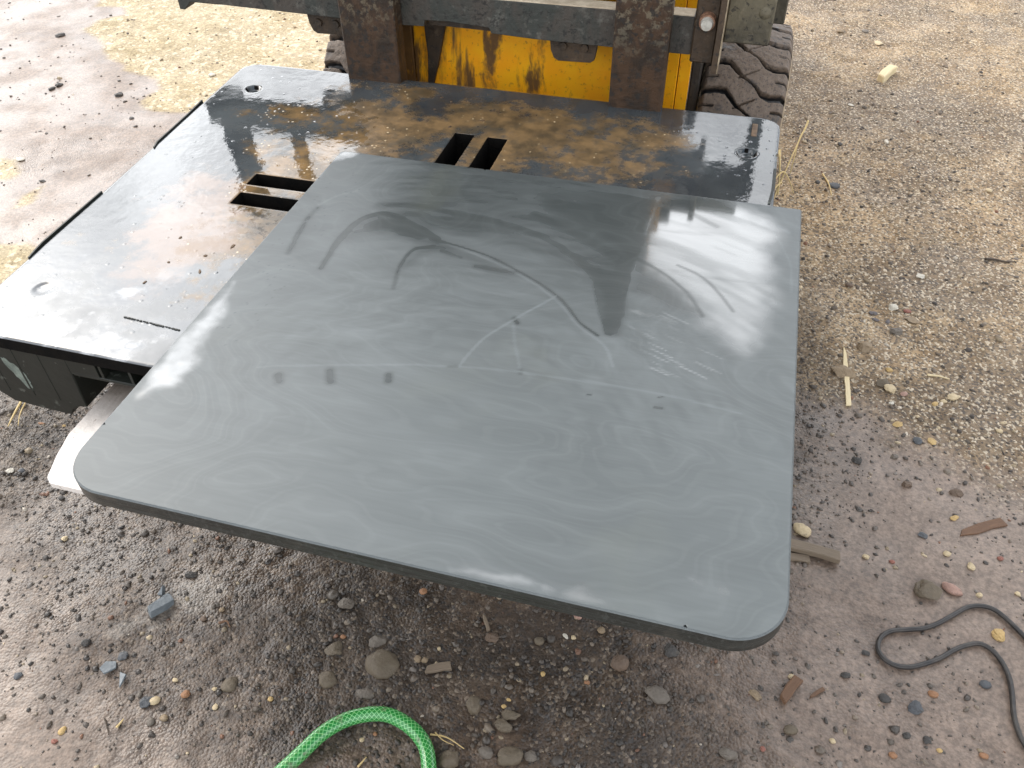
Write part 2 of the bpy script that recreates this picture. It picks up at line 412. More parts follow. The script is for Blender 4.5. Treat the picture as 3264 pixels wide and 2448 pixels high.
def mat_fork():
    m, n, setp = material('bare_dusty_steel_fork')
    co = obj_co(n)
    s = n('ShaderNodeSeparateXYZ', {0: co}, None)
    near = n.math('ADD', n.ramp(s.outputs[1], .74, .60), n.math('MULTIPLY', n.math('SUBTRACT', n.noise(co, 22, 4), .5), .5), clamp=True)
    streak = n.noise(n.scale(co, (30, 3, 3)), 5, 4, .65)
    c = n.mix(streak, (.10, .075, .055), (.30, .26, .225)); d = n.mix(streak, (.58, .54, .50), (.74, .70, .66))
    col = n.mix(near, c, d)
    col = n.mix(n.math('MULTIPLY', n.ramp(n.noise(co, 110, 3), .66, .7), .5), col, (.16, .12, .09))
    shank = n.ramp(s.outputs[1], 1.2, 1.5)
    v = n.noise(n.scale(co, (1, 1, .5)), 26, 5, .7, .4)
    rust = n.mix(n.ramp(v, .35, .62), (.015, .008, .0035), (.048, .023, .009))
    rust = n.mix(n.math('MULTIPLY', n.ramp(n.noise(co, 60, 5, .7), .5, .6), n.ramp(s.outputs[2], .22, .36, 0, .85)), rust, n.mix(n.noise(co, 9, 2), (.17, .115, .060), (.085, .092, .075)))
    rust = n.mix(n.math('MULTIPLY', n.ramp(n.noise(co, 75, 4, .6), .55, .61), .85), rust, (.014, .011, .009))
    setp(col=n.mix(shank, col, rust), rough=.55, normal=n.bump(n.noise(co, 90, 4), .35, .004))
    return m

def mat_hose():
    m, n, setp = material('green_braided_hose')
    uv = n('ShaderNodeTexCoord', None, 2); s = n('ShaderNodeSeparateXYZ', {0: uv}, None)
    def lines(sg):
        ph = n.math('ADD', n.math('MULTIPLY', s.outputs[0], 129.0), n.math('MULTIPLY', s.outputs[1], sg * 9.0))
        return n.ramp(n.math('PINGPONG', ph, .5), .40, .47)
    l = n.math('MAXIMUM', lines(1), lines(-1))
    col = n.mix(l, (.020, .185, .036), (.22, .55, .22))
    co = obj_co(n); dirt = n.math('MULTIPLY', n.ramp(n.noise(co, 42, 5, .7), .54, .68), .55)
    col = n.mix(dirt, col, (.10, .085, .05))
    setp(col=col, rough=n.ramp(dirt, 0, .5, .22, .6), sss=.12, coat=.4, coat_rough=.1)
    return m

def mat_wood(name, a, b):
    m, n, setp = material(name)
    co = obj_co(n)
    g = n.noise(n.scale(co, (6, 90, 90)), 4, 4, .6)
    setp(col=n.mix(g, a, b), rough=.7, normal=n.bump(g, .4, .003))
    return m

M = dict(
    ground=mat_ground(), pebble=mat_pebble(), stone=mat_stone(), slate=mat_slate(), slate_edge=mat_slate_edge(), deck=mat_deck(),
    black=mat_black_plastic(), fork=mat_fork(), hose=mat_hose(), yellow=mat_yellow(), tyre=mat_tyre(),
    carriage=mat_rusty('worn_grey_carriage_paint', (.032, .036, .031), (.056, .047, .038), (.15, .145, .125), .6, .45),
    rust=mat_rusty('brown_rusty_steel', (.024, .016, .009), (.055, .034, .018), (.16, .12, .08), .6, .35),
    olive=mat_rusty('olive_muddy_steel', (.055, .048, .032), (.13, .112, .072), (.19, .16, .11), .6, .4),
    mast=mat_rusty('greasy_dark_mast_steel', (.014, .014, .013), (.045, .034, .024), (.10, .08, .06), .5, .15),
    dusty=mat_plain('cream_dust_on_steel', (.42, .34, .24), (.62, .53, .40), .8, 40),
    pale_edge=mat_plain('pale_plate_edge', (.14, .10, .06), (.46, .38, .26), .7, 60),
    bolt=mat_plain('worn_bolt_steel', (.40, .38, .33), (.60, .58, .52), .45, 120, .3), rustbolt=mat_plain('rusty_nut', (.16, .08, .045), (.34, .19, .12), .6, 90),
    scuff=mat_plain('scuffed_pale_plastic', (.085, .105, .09), (.19, .225, .195), .7, 60),
    cable=mat_plain('black_rubber_cable', (.006, .006, .007), (.034, .029, .025), .4, 45),
    shard=mat_plain('split_slate', (.095, .112, .125), (.155, .175, .19), .5, 60),
    straw=mat_wood('dry_straw', (.42, .30, .12), (.62, .48, .24)), twig=mat_wood('dark_twig', (.03, .02, .014), (.07, .05, .03)),
    pale_wood=mat_wood('pale_split_wood', (.50, .40, .22), (.68, .58, .38)), bark=mat_wood('brown_bark_wood', (.060, .032, .018), (.17, .088, .044)),
    old_wood=mat_wood('weathered_grey_brown_wood', (.10, .075, .05), (.20, .155, .11)),
    seat=mat_plain('black_seat_vinyl', (.015, .015, .015), (.03, .03, .03), .5, 30), clean_yellow=mat_plain('yellow_body_paint', (.62, .30, .01), (.72, .36, .015), .4, 12),
    void=mat_plain('shade_black_plastic', (.003, .003, .003), (.007, .006, .005), .85, 50, spec=.08), gum=mat_plain('dried_mud_crust', (.06, .036, .018), (.14, .085, .045), .7, 60),  # void: slot and rim walls blackened to stand for shade
)

# ------------------------------------------------------------------ ground sheet
def zone(name, x, y, soft, warp):
    w = warp * fbm(x, y, .16, 91, 5, .6); v = np.zeros(np.shape(x))
    for p in ZONES[name]: v = np.maximum(v, sstep(sdf(x, y, p) + w, -soft, soft))
    return v

G0, K = -.33, 1.35739           # yard level below the lifted pallet; K scales the yard's texture units to metres
def ground_zones(x, y):
    x = np.asarray(x, float) / K; y = np.asarray(y, float) / K
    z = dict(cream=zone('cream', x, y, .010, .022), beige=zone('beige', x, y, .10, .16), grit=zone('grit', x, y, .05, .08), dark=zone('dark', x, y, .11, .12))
    # everything beyond the yard edge is dry sandy gravel
    z['beige'] = np.maximum(z['beige'], sstep(y + .25 * fbm(x, y, 1.2, 33), 3.6, 4.4))
    z['dark'] = np.maximum(z['dark'], sstep(.9 - np.hypot((x + .42) / .75, (y - 1.0) / .85), -.1, .15) * .8)  # painted shade carried on under slab and pallet
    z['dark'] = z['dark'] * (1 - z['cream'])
    return z

def ground_h(x, y, z=None):
    x = np.asarray(x, float); y = np.asarray(y, float)
    if z is None: z = ground_zones(x, y)
    x = x / K; y = y / K
    near = np.exp(-(np.hypot(x + .4, y - 1.2) / 4.0) ** 4)
    h = .010 * fbm(x, y, .55, 5, 2) * near + .0035 * fbm(x, y, .13, 11, 3) * near
    rough = np.clip(.10 + .62 * z['dark'] + .5 * z['beige'] + .45 * z['cream'] + 1.1 * z['grit'] + .5 * sstep(fbm(x, y, .3, 21, 3), .0, .45) * (1 - z['beige']), 0, 1.5)
    f1 = fbm(x, y, .022, 41, 3, .6); f2 = np.abs(fbm(x, y, .035, 47, 3, .6))
    h = h + rough * (.0040 * f1 + .0045 * (f2 - .2)) * near
    ty = np.minimum(np.hypot((x * K - .022) / .14, (y * K - 2.05) / .2), np.hypot((x * K + .91) / .14, (y * K - 2.05) / .2))
    h = np.where(ty < 1, np.minimum(h, -.003), h)
    return G0 + K * h, rough

def graded(fine, lo, hi, mid, far, gmid):
    a = np.arange(lo, hi, fine); up = [hi]; s = fine
    while up[-1] < far: s = min(s * 1.03, gmid) if up[-1] < mid else s * 1.25; up.append(up[-1] + s)
    return a, np.array(up)
a, up = graded(.0046 * K, -1.05 * K, .75 * K, 2.4 * K, 200, .012 * K); _, dn = graded(.0046 * K, .0, 1.05 * K, 2.5 * K, 200, .012 * K)
gx = np.unique(np.concatenate([-dn[::-1][:-1], a, up]))
a, up = graded(.0046 * K, .18 * K, 1.0 * K, 3.5 * K, 200, .012 * K); _, dn = graded(.0046 * K, .0, -.17 * K, .2, 200, .05)
gy = np.unique(np.concatenate([-dn[::-1], a, up]))
XX, YY = np.meshgrid(gx, gy)
Z = ground_zones(XX, YY); HH, RR = ground_h(XX, YY, Z)
nx, ny = len(gx), len(gy)
idx = np.arange(nx * ny).reshape(ny, nx)
quads = np.stack([idx[:-1, :-1], idx[:-1, 1:], idx[1:, 1:], idx[1:, :-1]], -1).reshape(-1, 4)
me = bpy.data.meshes.new('ground')
me.vertices.add(nx * ny); me.vertices.foreach_set('co', np.stack([XX, YY, HH], -1).astype(np.float32).ravel())
me.loops.add(quads.size); me.loops.foreach_set('vertex_index', quads.astype(np.int32).ravel())
me.polygons.add(len(quads)); me.polygons.foreach_set('loop_start', np.arange(0, quads.size, 4, dtype=np.int32))
me.update(calc_edges=True)
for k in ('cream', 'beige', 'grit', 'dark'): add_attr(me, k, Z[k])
add_attr(me, 'coarse', RR)
sp = np.zeros_like(XX)
for sx, sy, sr in ((-.555, .459, .028), (-.585, .425, .022), (-.62, .39, .014), (-.532, .468, .014)):
    sp = np.maximum(sp, sstep(sr * (1 + .8 * fbm(XX, YY, .012, 77, 3)) - np.hypot(XX / K - sx, YY / K - sy), -.004, .008))
add_attr(me, 'splash', sp * .18)
me.shade_smooth()
kind(link('ground', me, M['ground']), 'structure')

# ------------------------------------------------------------------ loose gravel (uncountable): one joined mesh
bmi = bmesh.new(); bmesh.ops.create_icosphere(bmi, subdivisions=1, radius=1.0)
ICO_V = np.array([v.co[:] for v in bmi.verts]); ICO_F = np.array([[v.index for v in f.verts] for f in bmi.faces]); bmi.free()
PAL = np.array([(.044, .037, .031), (.060, .049, .040), (.080, .066, .054), (.085, .07, .055), (.12, .095, .072), (.17, .135, .10), (.24, .19, .125), (.36, .29, .19), (.17, .085, .05), (.15, .13, .112), (.42, .37, .30)])
def gravel():
    pts = []
    def scatter(count, x0, x1, y0, y1, size, dens):
        x = rng.uniform(x0, x1, count) * K; y = rng.uniform(y0, y1, count) * K; z = ground_zones(x, y)
        d = dens(z, x, y); k = rng.random(count) < d
        s = K * size[0] * (size[1] / size[0]) ** (rng.random(count) ** 2.2)
        return x[k], y[k], s[k], {q: v[k] for q, v in z.items()}
    clump = lambda x, y: sstep(fbm(x, y, .16, 61, 3), -.25, .45)
    d1 = lambda z, x, y: np.clip(.075 + .22 * clump(x, y) + .75 * z['dark'] + .9 * z['grit'] + .25 * z['beige'] + .1 * z['cream'], 0, 1)
    sets = [scatter(34000, -1.15, 1.0, .18, 1.05, (.0012, .0050), d1),
            scatter(9000, -1.9, 1.5, 1.0, 2.0, (.0018, .0062), d1),
            scatter(12000, .1, 1.6, .75, 2.2, (.0017, .0058), d1),
            scatter(9000, -2.6, 2.2, 1.6, 3.6, (.0026, .0075), d1),
            scatter(420, -1.15, 1.0, .18, 1.1, (.0055, .009), lambda z, x, y: d1(z, x, y) * .8 * (1 - z['beige']))]
    x = np.concatenate([s[0] for s in sets]); y = np.concatenate([s[1] for s in sets]); s = np.concatenate([q[2] for q in sets])
    z = {k: np.concatenate([q[3][k] for q in sets]) for k in sets[0][3]}
    h, _ = ground_h(x, y, z); N = len(x)
    u = rng.random(N); ci = np.zeros(N, int)
    wd = np.array([.20, .22, .17, .13, .10, .06, .04, .015, .02, .04, .005]); wb = np.array([.05, .07, .08, .10, .15, .20, .17, .08, .02, .06, .02]); wc = np.array([.0, .01, .02, .05, .12, .25, .30, .18, .02, .0, .05])
    for W, mask in ((wd, np.ones(N, bool)), (wb, z['beige'] > .5), (wc, z['cream'] > .5)):
        c = np.cumsum(W / W.sum()); t = np.searchsorted(c, u); ci = np.where(mask, np.minimum(t, 10), ci)
    nv, nf = len(ICO_V), len(ICO_F)
    V = ICO_V[None] * (1 + .62 * (rng.random((N, nv, 1)) - .5))
    sx = np.stack([s * rng.uniform(.75, 1.25, N), s * rng.uniform(.55, 1.0, N), s * rng.uniform(.35, .75, N)], -1)
    V = V * sx[:, None]
    tl = rng.normal(0, .3, N); c_, s_ = np.cos(tl), np.sin(tl); V = np.stack([V[..., 0] * c_[:, None] - V[..., 2] * s_[:, None], V[..., 1], V[..., 0] * s_[:, None] + V[..., 2] * c_[:, None]], -1)
    a = rng.uniform(0, 6.283, N); c_, s_ = np.cos(a), np.sin(a); V = np.stack([V[..., 0] * c_[:, None] - V[..., 1] * s_[:, None], V[..., 0] * s_[:, None] + V[..., 1] * c_[:, None], V[..., 2]], -1)
    V = V + np.stack([x, y, h + sx[:, 2] * .05], -1)[:, None]
    F = ICO_F[None] + (np.arange(N) * nv)[:, None, None]
    me = bpy.data.meshes.new('gravel'); me.vertices.add(N * nv); me.vertices.foreach_set('co', V.astype(np.float32).ravel())
    me.loops.add(N * nf * 3); me.loops.foreach_set('vertex_index', F.astype(np.int32).ravel())
    me.polygons.add(N * nf); me.polygons.foreach_set('loop_start', np.arange(0, N * nf * 3, 3, dtype=np.int32)); me.update(calc_edges=True)
    col = PAL[ci] * rng.uniform(.7, 1.25, (N, 1)); damp_shade = np.where(z['dark'] > .5, .75, 1.0)[:, None]; col = col * damp_shade  # pebbles darkened too, for damp and the slab's painted shade
    at = me.attributes.new('col', 'FLOAT_COLOR', 'POINT'); at.data.foreach_set('color', np.repeat(np.concatenate([col, np.ones((N, 1))], 1), nv, 0).astype(np.float32).ravel())
    add_attr(me, 'gloss', np.repeat(np.where(np.maximum(z['beige'], z['cream']) > .5, .8, rng.uniform(.3, .6, N)), nv))
    o = link('gravel', me, M['pebble']); o['kind'] = 'stuff'; o['label'] = 'loose mixed gravel and grit bedded in the wet yard'
    return N
NG = gravel()

# ------------------------------------------------------------------ forklift
fl = empty('forklift', (-.5, 2.1, 0)); tag(fl, 'muddy yellow forklift with rusty forks and dark carriage behind the pallet', 'forklift')
FO = Matrix.Translation((.5, -2.1, 0))
def fpart(o, parent=None):            # part built in world coordinates, hung on the forklift
    o.parent = parent or fl
    o.matrix_parent_inverse = Matrix.Identity(4)
    if not parent: o.data.transform(FO)
    else: o.data.transform(FO)
    return o

def make_fork(x0, x1, ytip):
    bm = bmesh.new(); w = x1 - x0; xm = (x0 + x1) / 2
    # blade: plan outline with rounded, narrowed tip
    pl = [(x0, 1.665), (x0, ytip + .085), (x0 + .010, ytip + .045), (x0 + .022, ytip + .008), (x0 + .032, ytip), (x1 - .032, ytip), (x1 - .022, ytip + .008), (x1 - .010, ytip + .045), (x1, ytip + .085), (x1, 1.665)]
    top = [bm.verts.new((x, y, .058 if y > ytip + .02 else .056)) for x, y in pl]
    bot = [bm.verts.new((x, y, .018 + .029 * max(0, 1 - (y - ytip) / .5) * (1 if y < 1.6 else 0))) for x, y in pl]
    bm.faces.new(top[::-1]); bm.faces.new(bot)
    N = len(pl)
    for i in range(N): bm.faces.new((top[i], top[(i + 1) % N], bot[(i + 1) % N], bot[i]))
    bm_box(bm, x0, x1, 1.663, 1.708, .018, .66, .003)
    bmesh.ops.recalc_face_normals(bm, faces=bm.faces[:])
    o = from_bm('fork', bm, M['fork'])
    return o
for x0, x1, lab in ((-.842, -.716, 'left fork with its pale tip showing under the slab'), (-.249, -.139, None)):
    o = make_fork(x0, x1, .535)
    o.parent = fl; o.location = (.5, -2.1, 0)
    if lab: o['label'] = lab
# small hooks of the forks over the carriage
def frame_piece(name, mat, *boxes, bevel=.003, parent=None):
    bm = bmesh.new()
    for b in boxes: bm_box(bm, *b, bevel)
    o = from_bm(name, bm, M[mat]); o.parent = fl if parent is None else parent
    if parent is None: o.location = (.5, -2.1, 0)
    return o
def fprism(name, outline, axis, a, b, mat, bevel=0.0, parent=None):
    o = prism(name, outline, axis, a, b, M[mat], None, bevel); o.parent = fl if parent is None else parent
    if parent is None: o.location = (.5, -2.1, 0)
    return o
# lower carriage bar with its notched bottom edge
lower = fprism('carriage_bar', [(-1.268, .254), (-1.256, .253), (-1.235, .272), (-1.200, .272), (-1.188, .2725), (-.956, .2685), (-.739, .264), (-.669, .266), (-.666, .279), (-.612, .281), (-.522, .2755), (-.518, .2645), (-.425, .261), (-.29, .2595), (-.097, .259), (-.097, .3335), (-1.268, .3335)], 'y', 1.7105, 1.752, 'carriage', .0015)
fprism('bar_top_ledge', [(-1.266, 1.7115), (-.099, 1.7115), (-.099, 1.7505), (-1.266, 1.7505)], 'z', .3338, .3362, 'dusty')
fprism('bar_lower_lip', [(-.664, .2645), (-.525, .2625), (-.525, .279), (-.664, .282)], 'y', 1.729, 1.751, 'rust')
frame_piece('carriage_bar', 'carriage', (-1.268, -.1385, 1.7105, 1.752, .585, .655))
# stop plates below the bar
for x0, x1, zb in ((-.955, -.862, .2215), (-.394, -.292, .2135)):
    p = fprism('stop_plate', [(x0, .2685), (x0 + .003, zb + .022), (x0 + .010, zb + .006), (x0 + .02, zb), (x1 - .012, zb + .002), (x1 - .004, zb + .008), (x1, zb + .03), (x1, .2585)], 'y', 1.728, 1.742, 'rust', .001)
    for bx in (.3, .75):
        bm = bmesh.new(); cx = x0 + (x1 - x0) * bx; cyl(bm, (cx, 1.7275, .247), (cx, 1.723, .247), .0088, .0078, 14)
        from_bm('bolt_head', bm, M['rust'], p)
# right end of the carriage: bolted plate, flange strip, end plate
bp = frame_piece('side_plate', 'rust', (-.0965, -.0505, 1.700, 1.711, .2485, .46))
bm = bmesh.new(); cyl(bm, (-.0715, 1.6995, .334), (-.0715, 1.684, .333), .0165, .0155, 18); nut = from_bm('nut', bm, M['rustbolt'], bp)
bm = bmesh.new(); cyl(bm, (-.0715, 1.6838, .333), (-.0715, 1.672, .3325), .0125, .0105, 18); from_bm('bolt_end', bm, M['bolt'], nut)
frame_piece('flange_strip', 'rust', (-.0503, -.0392, 1.672, 1.745, .2405, .46), bevel=.001)
frame_piece('flange_edge', 'pale_edge', (-.0390, -.0372, 1.6725, 1.744, .2415, .46), bevel=0)  # paler strip along the flange's outer edge
ep = frame_piece('end_plate', 'olive', (-.0370, .0525, 1.718, 1.731, .2865, .46))
bm = bmesh.new(); bmesh.ops.create_uvsphere(bm, u_segments=16, v_segments=8, radius=.012, matrix=Matrix.Translation((.034, 1.7185, .349)) @ Matrix.Diagonal((1, .35, 1, 1))); from_bm('boss', bm, M['olive'], ep, True)
frame_piece('carriage_upright', 'mast', (-1.268, -1.19, 1.7525, 1.766, .255, 1.18))
frame_piece('backrest_bar', 'mast', (-1.19, -.15, 1.7525, 1.766, 1.12, 1.18)); frame_piece('backrest_bar', 'mast', (-1.075, -1.035, 1.7535, 1.765, .3365, 1.119))
frame_piece('carriage_plate', 'mast', (-.72, -.25, 1.756, 1.775, .34, .62))
# mast channels
for x0, x1 in ((-.872, -.787), (-.262, -.178)):
    frame_piece('mast_rail', 'mast', (x0, x1, 1.795, 1.803, -.20, 2.2), (x0, x0 + .018, 1.804, 1.93, -.20, 2.2), (x1 - .018, x1, 1.804, 1.93, -.20, 2.2), bevel=.001)
for x0, x1 in ((-.784, -.752), (-.298, -.266)):
    frame_piece('inner_mast_rail', 'mast', (x0, x1, 1.80, 1.90, .36, 2.16))
frame_piece('mast_cross_member', 'mast', (-.870, -.180, 1.932, 1.955, 1.95, 2.12)); frame_piece('mast_cross_member', 'mast', (-.75, -.30, 1.83, 1.86, 1.05, 1.17)); 
bm = bmesh.new(); cyl(bm, (-.60, 1.87, .36), (-.60, 1.87, 1.9), .035); cyl(bm, (-.45, 1.87, .36), (-.45, 1.87, 1.9), .035); o = from_bm('lift_cylinder', bm, M['mast']); o.parent = fl; o.location = (.5, -2.1, 0)
bm = bmesh.new()
for k in range(4): cyl(bm, (-.70 + .012 * k, 1.84, .5), (-.70 + .012 * k, 1.84, 2.0), .006, seg=8)
o = from_bm('hydraulic_hose', bm, M['cable']); o.parent = fl; o.location = (.5, -2.1, 0)
# yellow front panel with seams, brace and side gap
fp = frame_piece('front_panel', 'yellow', (-.7555, -.1275, 1.858, 1.868, -.20, .62), bevel=.001)
frame_piece('panel_backing', 'mast', (-.800, -.1015, 1.8725, 1.880, -.20, .60))  # dark plate added so the panel seams read black
frame_piece('dark_gap_plate', 'mast', (-.0985, -.0765, 1.874, 2.30, -.26, .29)); frame_piece('dark_gap_plate', 'mast', (-.825, -.801, 1.874, 2.30, -.26, .29))  # added dark plates that keep the gaps beside the panel black
frame_piece('panel_flange', 'yellow', (-.780, -.7572, 1.853, 1.866, -.20, .62), bevel=.001)
frame_piece('panel_flange', 'yellow', (-.1255, -.1000, 1.861, 1.871, -.20, .52), bevel=.001)
fprism('slanted_brace', [(-.722, .232), (-.668, .224), (-.695, .122), (-.711, .070), (-.723, .070), (-.718, .15)], 'y', 1.846, 1.8575, 'rust', .001)
frame_piece('axle_housing', 'mast', (-.82, -.07, 1.99, 2.11, -.12, .00), bevel=.02)
# right-hand cover post seen above the tyre
frame_piece('guard_post', 'olive', (.054, .083, 1.965, 1.99, .245, .52), (.0545, .0825, 1.991, 2.2, .46, .52))
# body behind the mast
fprism('chassis', [(2.40, -.12), (3.45, -.12), (3.62, .10), (3.62, .50), (2.95, .58), (2.95, .24), (2.46, .24), (2.40, .66), (1.98, .66), (1.98, .01), (2.35, .01)], 'x', -.80, -.17, 'clean_yellow', .015)
fprism('seat', [(2.55, .245), (2.94, .245), (3.02, .74), (2.95, .78), (2.88, .40), (2.55, .38)], 'x', -.72, -.26, 'seat', .02)
bm = bmesh.new(); cyl(bm, (-.49, 2.25, .66), (-.49, 2.38, .86), .02); bmesh.ops.create_uvsphere(bm, u_segments=12, v_segments=6, radius=.02, matrix=Matrix.Translation((-.49, 2.38, .86)))
for k in range(24):
    a0, a1 = k / 24 * 2 * math.pi, (k + 1) / 24 * 2 * math.pi; f_ = lambda t: Vector((-.49 + .17 * math.cos(t), 2.38 + .17 * math.sin(t) * .78, 0.86 + .17 * math.sin(t) * .62)); cyl(bm, f_(a0), f_(a1), .014, seg=8, caps=False)
cyl(bm, (-.65, 2.38, .86), (-.33, 2.38, .86), .008)
o = from_bm('steering_wheel', bm, M['seat']); o.parent = fl; o.location = (.5, -2.1, 0)
for x in (-.80, -.265):
    frame_piece('guard_pillar', 'clean_yellow', (x - .022, x + .022, 2.0, 2.05, 0.662, 1.72)); frame_piece('guard_pillar', 'clean_yellow', (x - .022, x + .022, 3.1, 3.15, .56, 1.72))
frame_piece('roof_guard', 'clean_yellow', (-.822, -.148, 2.0, 2.05, 1.725, 1.77), (-.822, -.148, 3.1, 3.15, 1.725, 1.77), *[(x, x + .03, 2.051, 3.099, 1.73, 1.765) for x in (-.82, -.70, -.58, -.46, -.34, -.22)])

# wheels with lugged tread
def make_tyre(w=.186, R=.27):
    nu, nv = 860, 84
    v = np.linspace(-1, 1, nv); th = np.linspace(0, 2 * math.pi, nu, endpoint=False)
    T, V = np.meshgrid(th, v, indexing='ij')
    s = T * R; pitch = 2 * math.pi * R / 24
    # zig-zag groove: level on the left, slanting through the middle, level on the right one pitch lower
    xx = V; cen = np.interp(xx.ravel(), [-1, -.62, -.42, -.12, .22, .42, .62, 1], [.0, .06, .02, -.42, -.72, -1.0, -1.08, -1.02]).reshape(xx.shape)
    wid = np.interp(xx.ravel(), [-1, -.5, -.22, .0, .22, .36, .55, 1], [.115, .11, .10, .034, .032, .085, .11, .125]).reshape(xx.shape)
    ph = (s / pitch - cen); d = np.abs(ph - np.round(ph))
    dep = 1 - sstep(d, wid * .6, wid * 1.1)
    ph2 = s / pitch - np.interp(xx.ravel(), [-.2, .28], [-.52, -.18]).reshape(xx.shape); d2 = np.abs(ph2 - np.round(ph2))
    dep = np.maximum(dep, (1 - sstep(d2, .012, .03)) * ((xx > -.2) & (xx < .28)) * .6)
    for sgn, off, lim in ((1, -.52, .70), (-1, .52, .66)):
        ph3 = s / pitch - off; d3 = np.abs(ph3 - np.round(ph3)); dep = np.maximum(dep, (1 - sstep(d3, .02, .04)) * (xx * sgn > lim) * .6)
    crown = R - .010 * V ** 2 - .018 * np.clip(np.abs(V) - .88, 0, 1) ** 2 / .0144
    mudn = .0014 * fbm(s, V * w / 2, .012, 123, 3)
    rad = crown - .025 * dep + mudn * (1 - dep)
    pts = np.stack([V * w / 2, -rad * np.cos(T), rad * np.sin(T)], -1).reshape(-1, 3)
    rows_extra = []
    idx = np.arange(nu * nv).reshape(nu, nv); ix2 = np.roll(idx, -1, 0)
    F = np.stack([idx[:, :-1], ix2[:, :-1], ix2[:, 1:], idx[:, 1:]], -1).reshape(-1, 4).tolist()
    verts = pts.tolist(); base = len(verts); attr_top = (1 - dep).ravel().tolist(); attr_dust = np.zeros(nu * nv).tolist()
    prof = [(1.02, R - .035), (1.06, R - .06), (1.05, R - .09), (.98, R - .125), (.85, R - .135)]
    for sg in (-1, 1):
        prev = idx[:, 0] if sg < 0 else idx[:, -1]
        for px, pr in prof:
            st = len(verts)
            for t in th: verts.append((sg * px * w / 2, -pr * math.cos(t), pr * math.sin(t))); attr_top.append(.7); attr_dust.append(.85)
            cur = np.arange(st, st + nu)
            for i in range(nu):
                j = (i + 1) % nu; q = (int(prev[i]), int(prev[j]), int(cur[j]), int(cur[i])); F.append(q if sg > 0 else q[::-1])
            prev = cur
    me = bpy.data.meshes.new('tyre'); me.from_pydata(verts, [], F); add_attr(me, 'top', attr_top); add_attr(me, 'dust', attr_dust)
    me.shade_smooth(); me.update()
    return me
tyre_me = make_tyre()
def rim_bm():
    bm = bmesh.new(); cyl(bm, (-.07, 0, 0), (.07, 0, 0), .134, .134, 40); cyl(bm, (-.082, 0, 0), (.082, 0, 0), .075, .075, 24)
    for k in range(6):
        a = k * math.pi / 3; cyl(bm, (-.078, (.095 * math.cos(a)), .095 * math.sin(a)), (.078, .095 * math.cos(a), .095 * math.sin(a)), .010, seg=6)
    return bm
rim = rim_bm(); rim_me = bpy.data.meshes.new('rim'); rim.to_mesh(rim_me); rim.free(); rim_me.materials.append(M['clean_yellow'])
for x, rot in ((.0225, 0.0), (-.910, .13)):
    wh = link('wheel', rim_me, None, fl); wh.location = (x + .5, -.05, G0 + .268); wh.rotation_euler = (rot, 0, 0); wh['label'] = 'front wheel at the ' + ('right' if x > 0 else 'left') + ' of the yellow panel'
    ty_ = link('tyre', tyre_me, M['tyre'], wh)
for x in (-.78, -.20):
    wh = link('wheel', rim_me, None, fl); wh.location = (x + .5, 1.15, G0 + .214); wh.scale = (.8, .8, .8); link('tyre', tyre_me, None, wh)

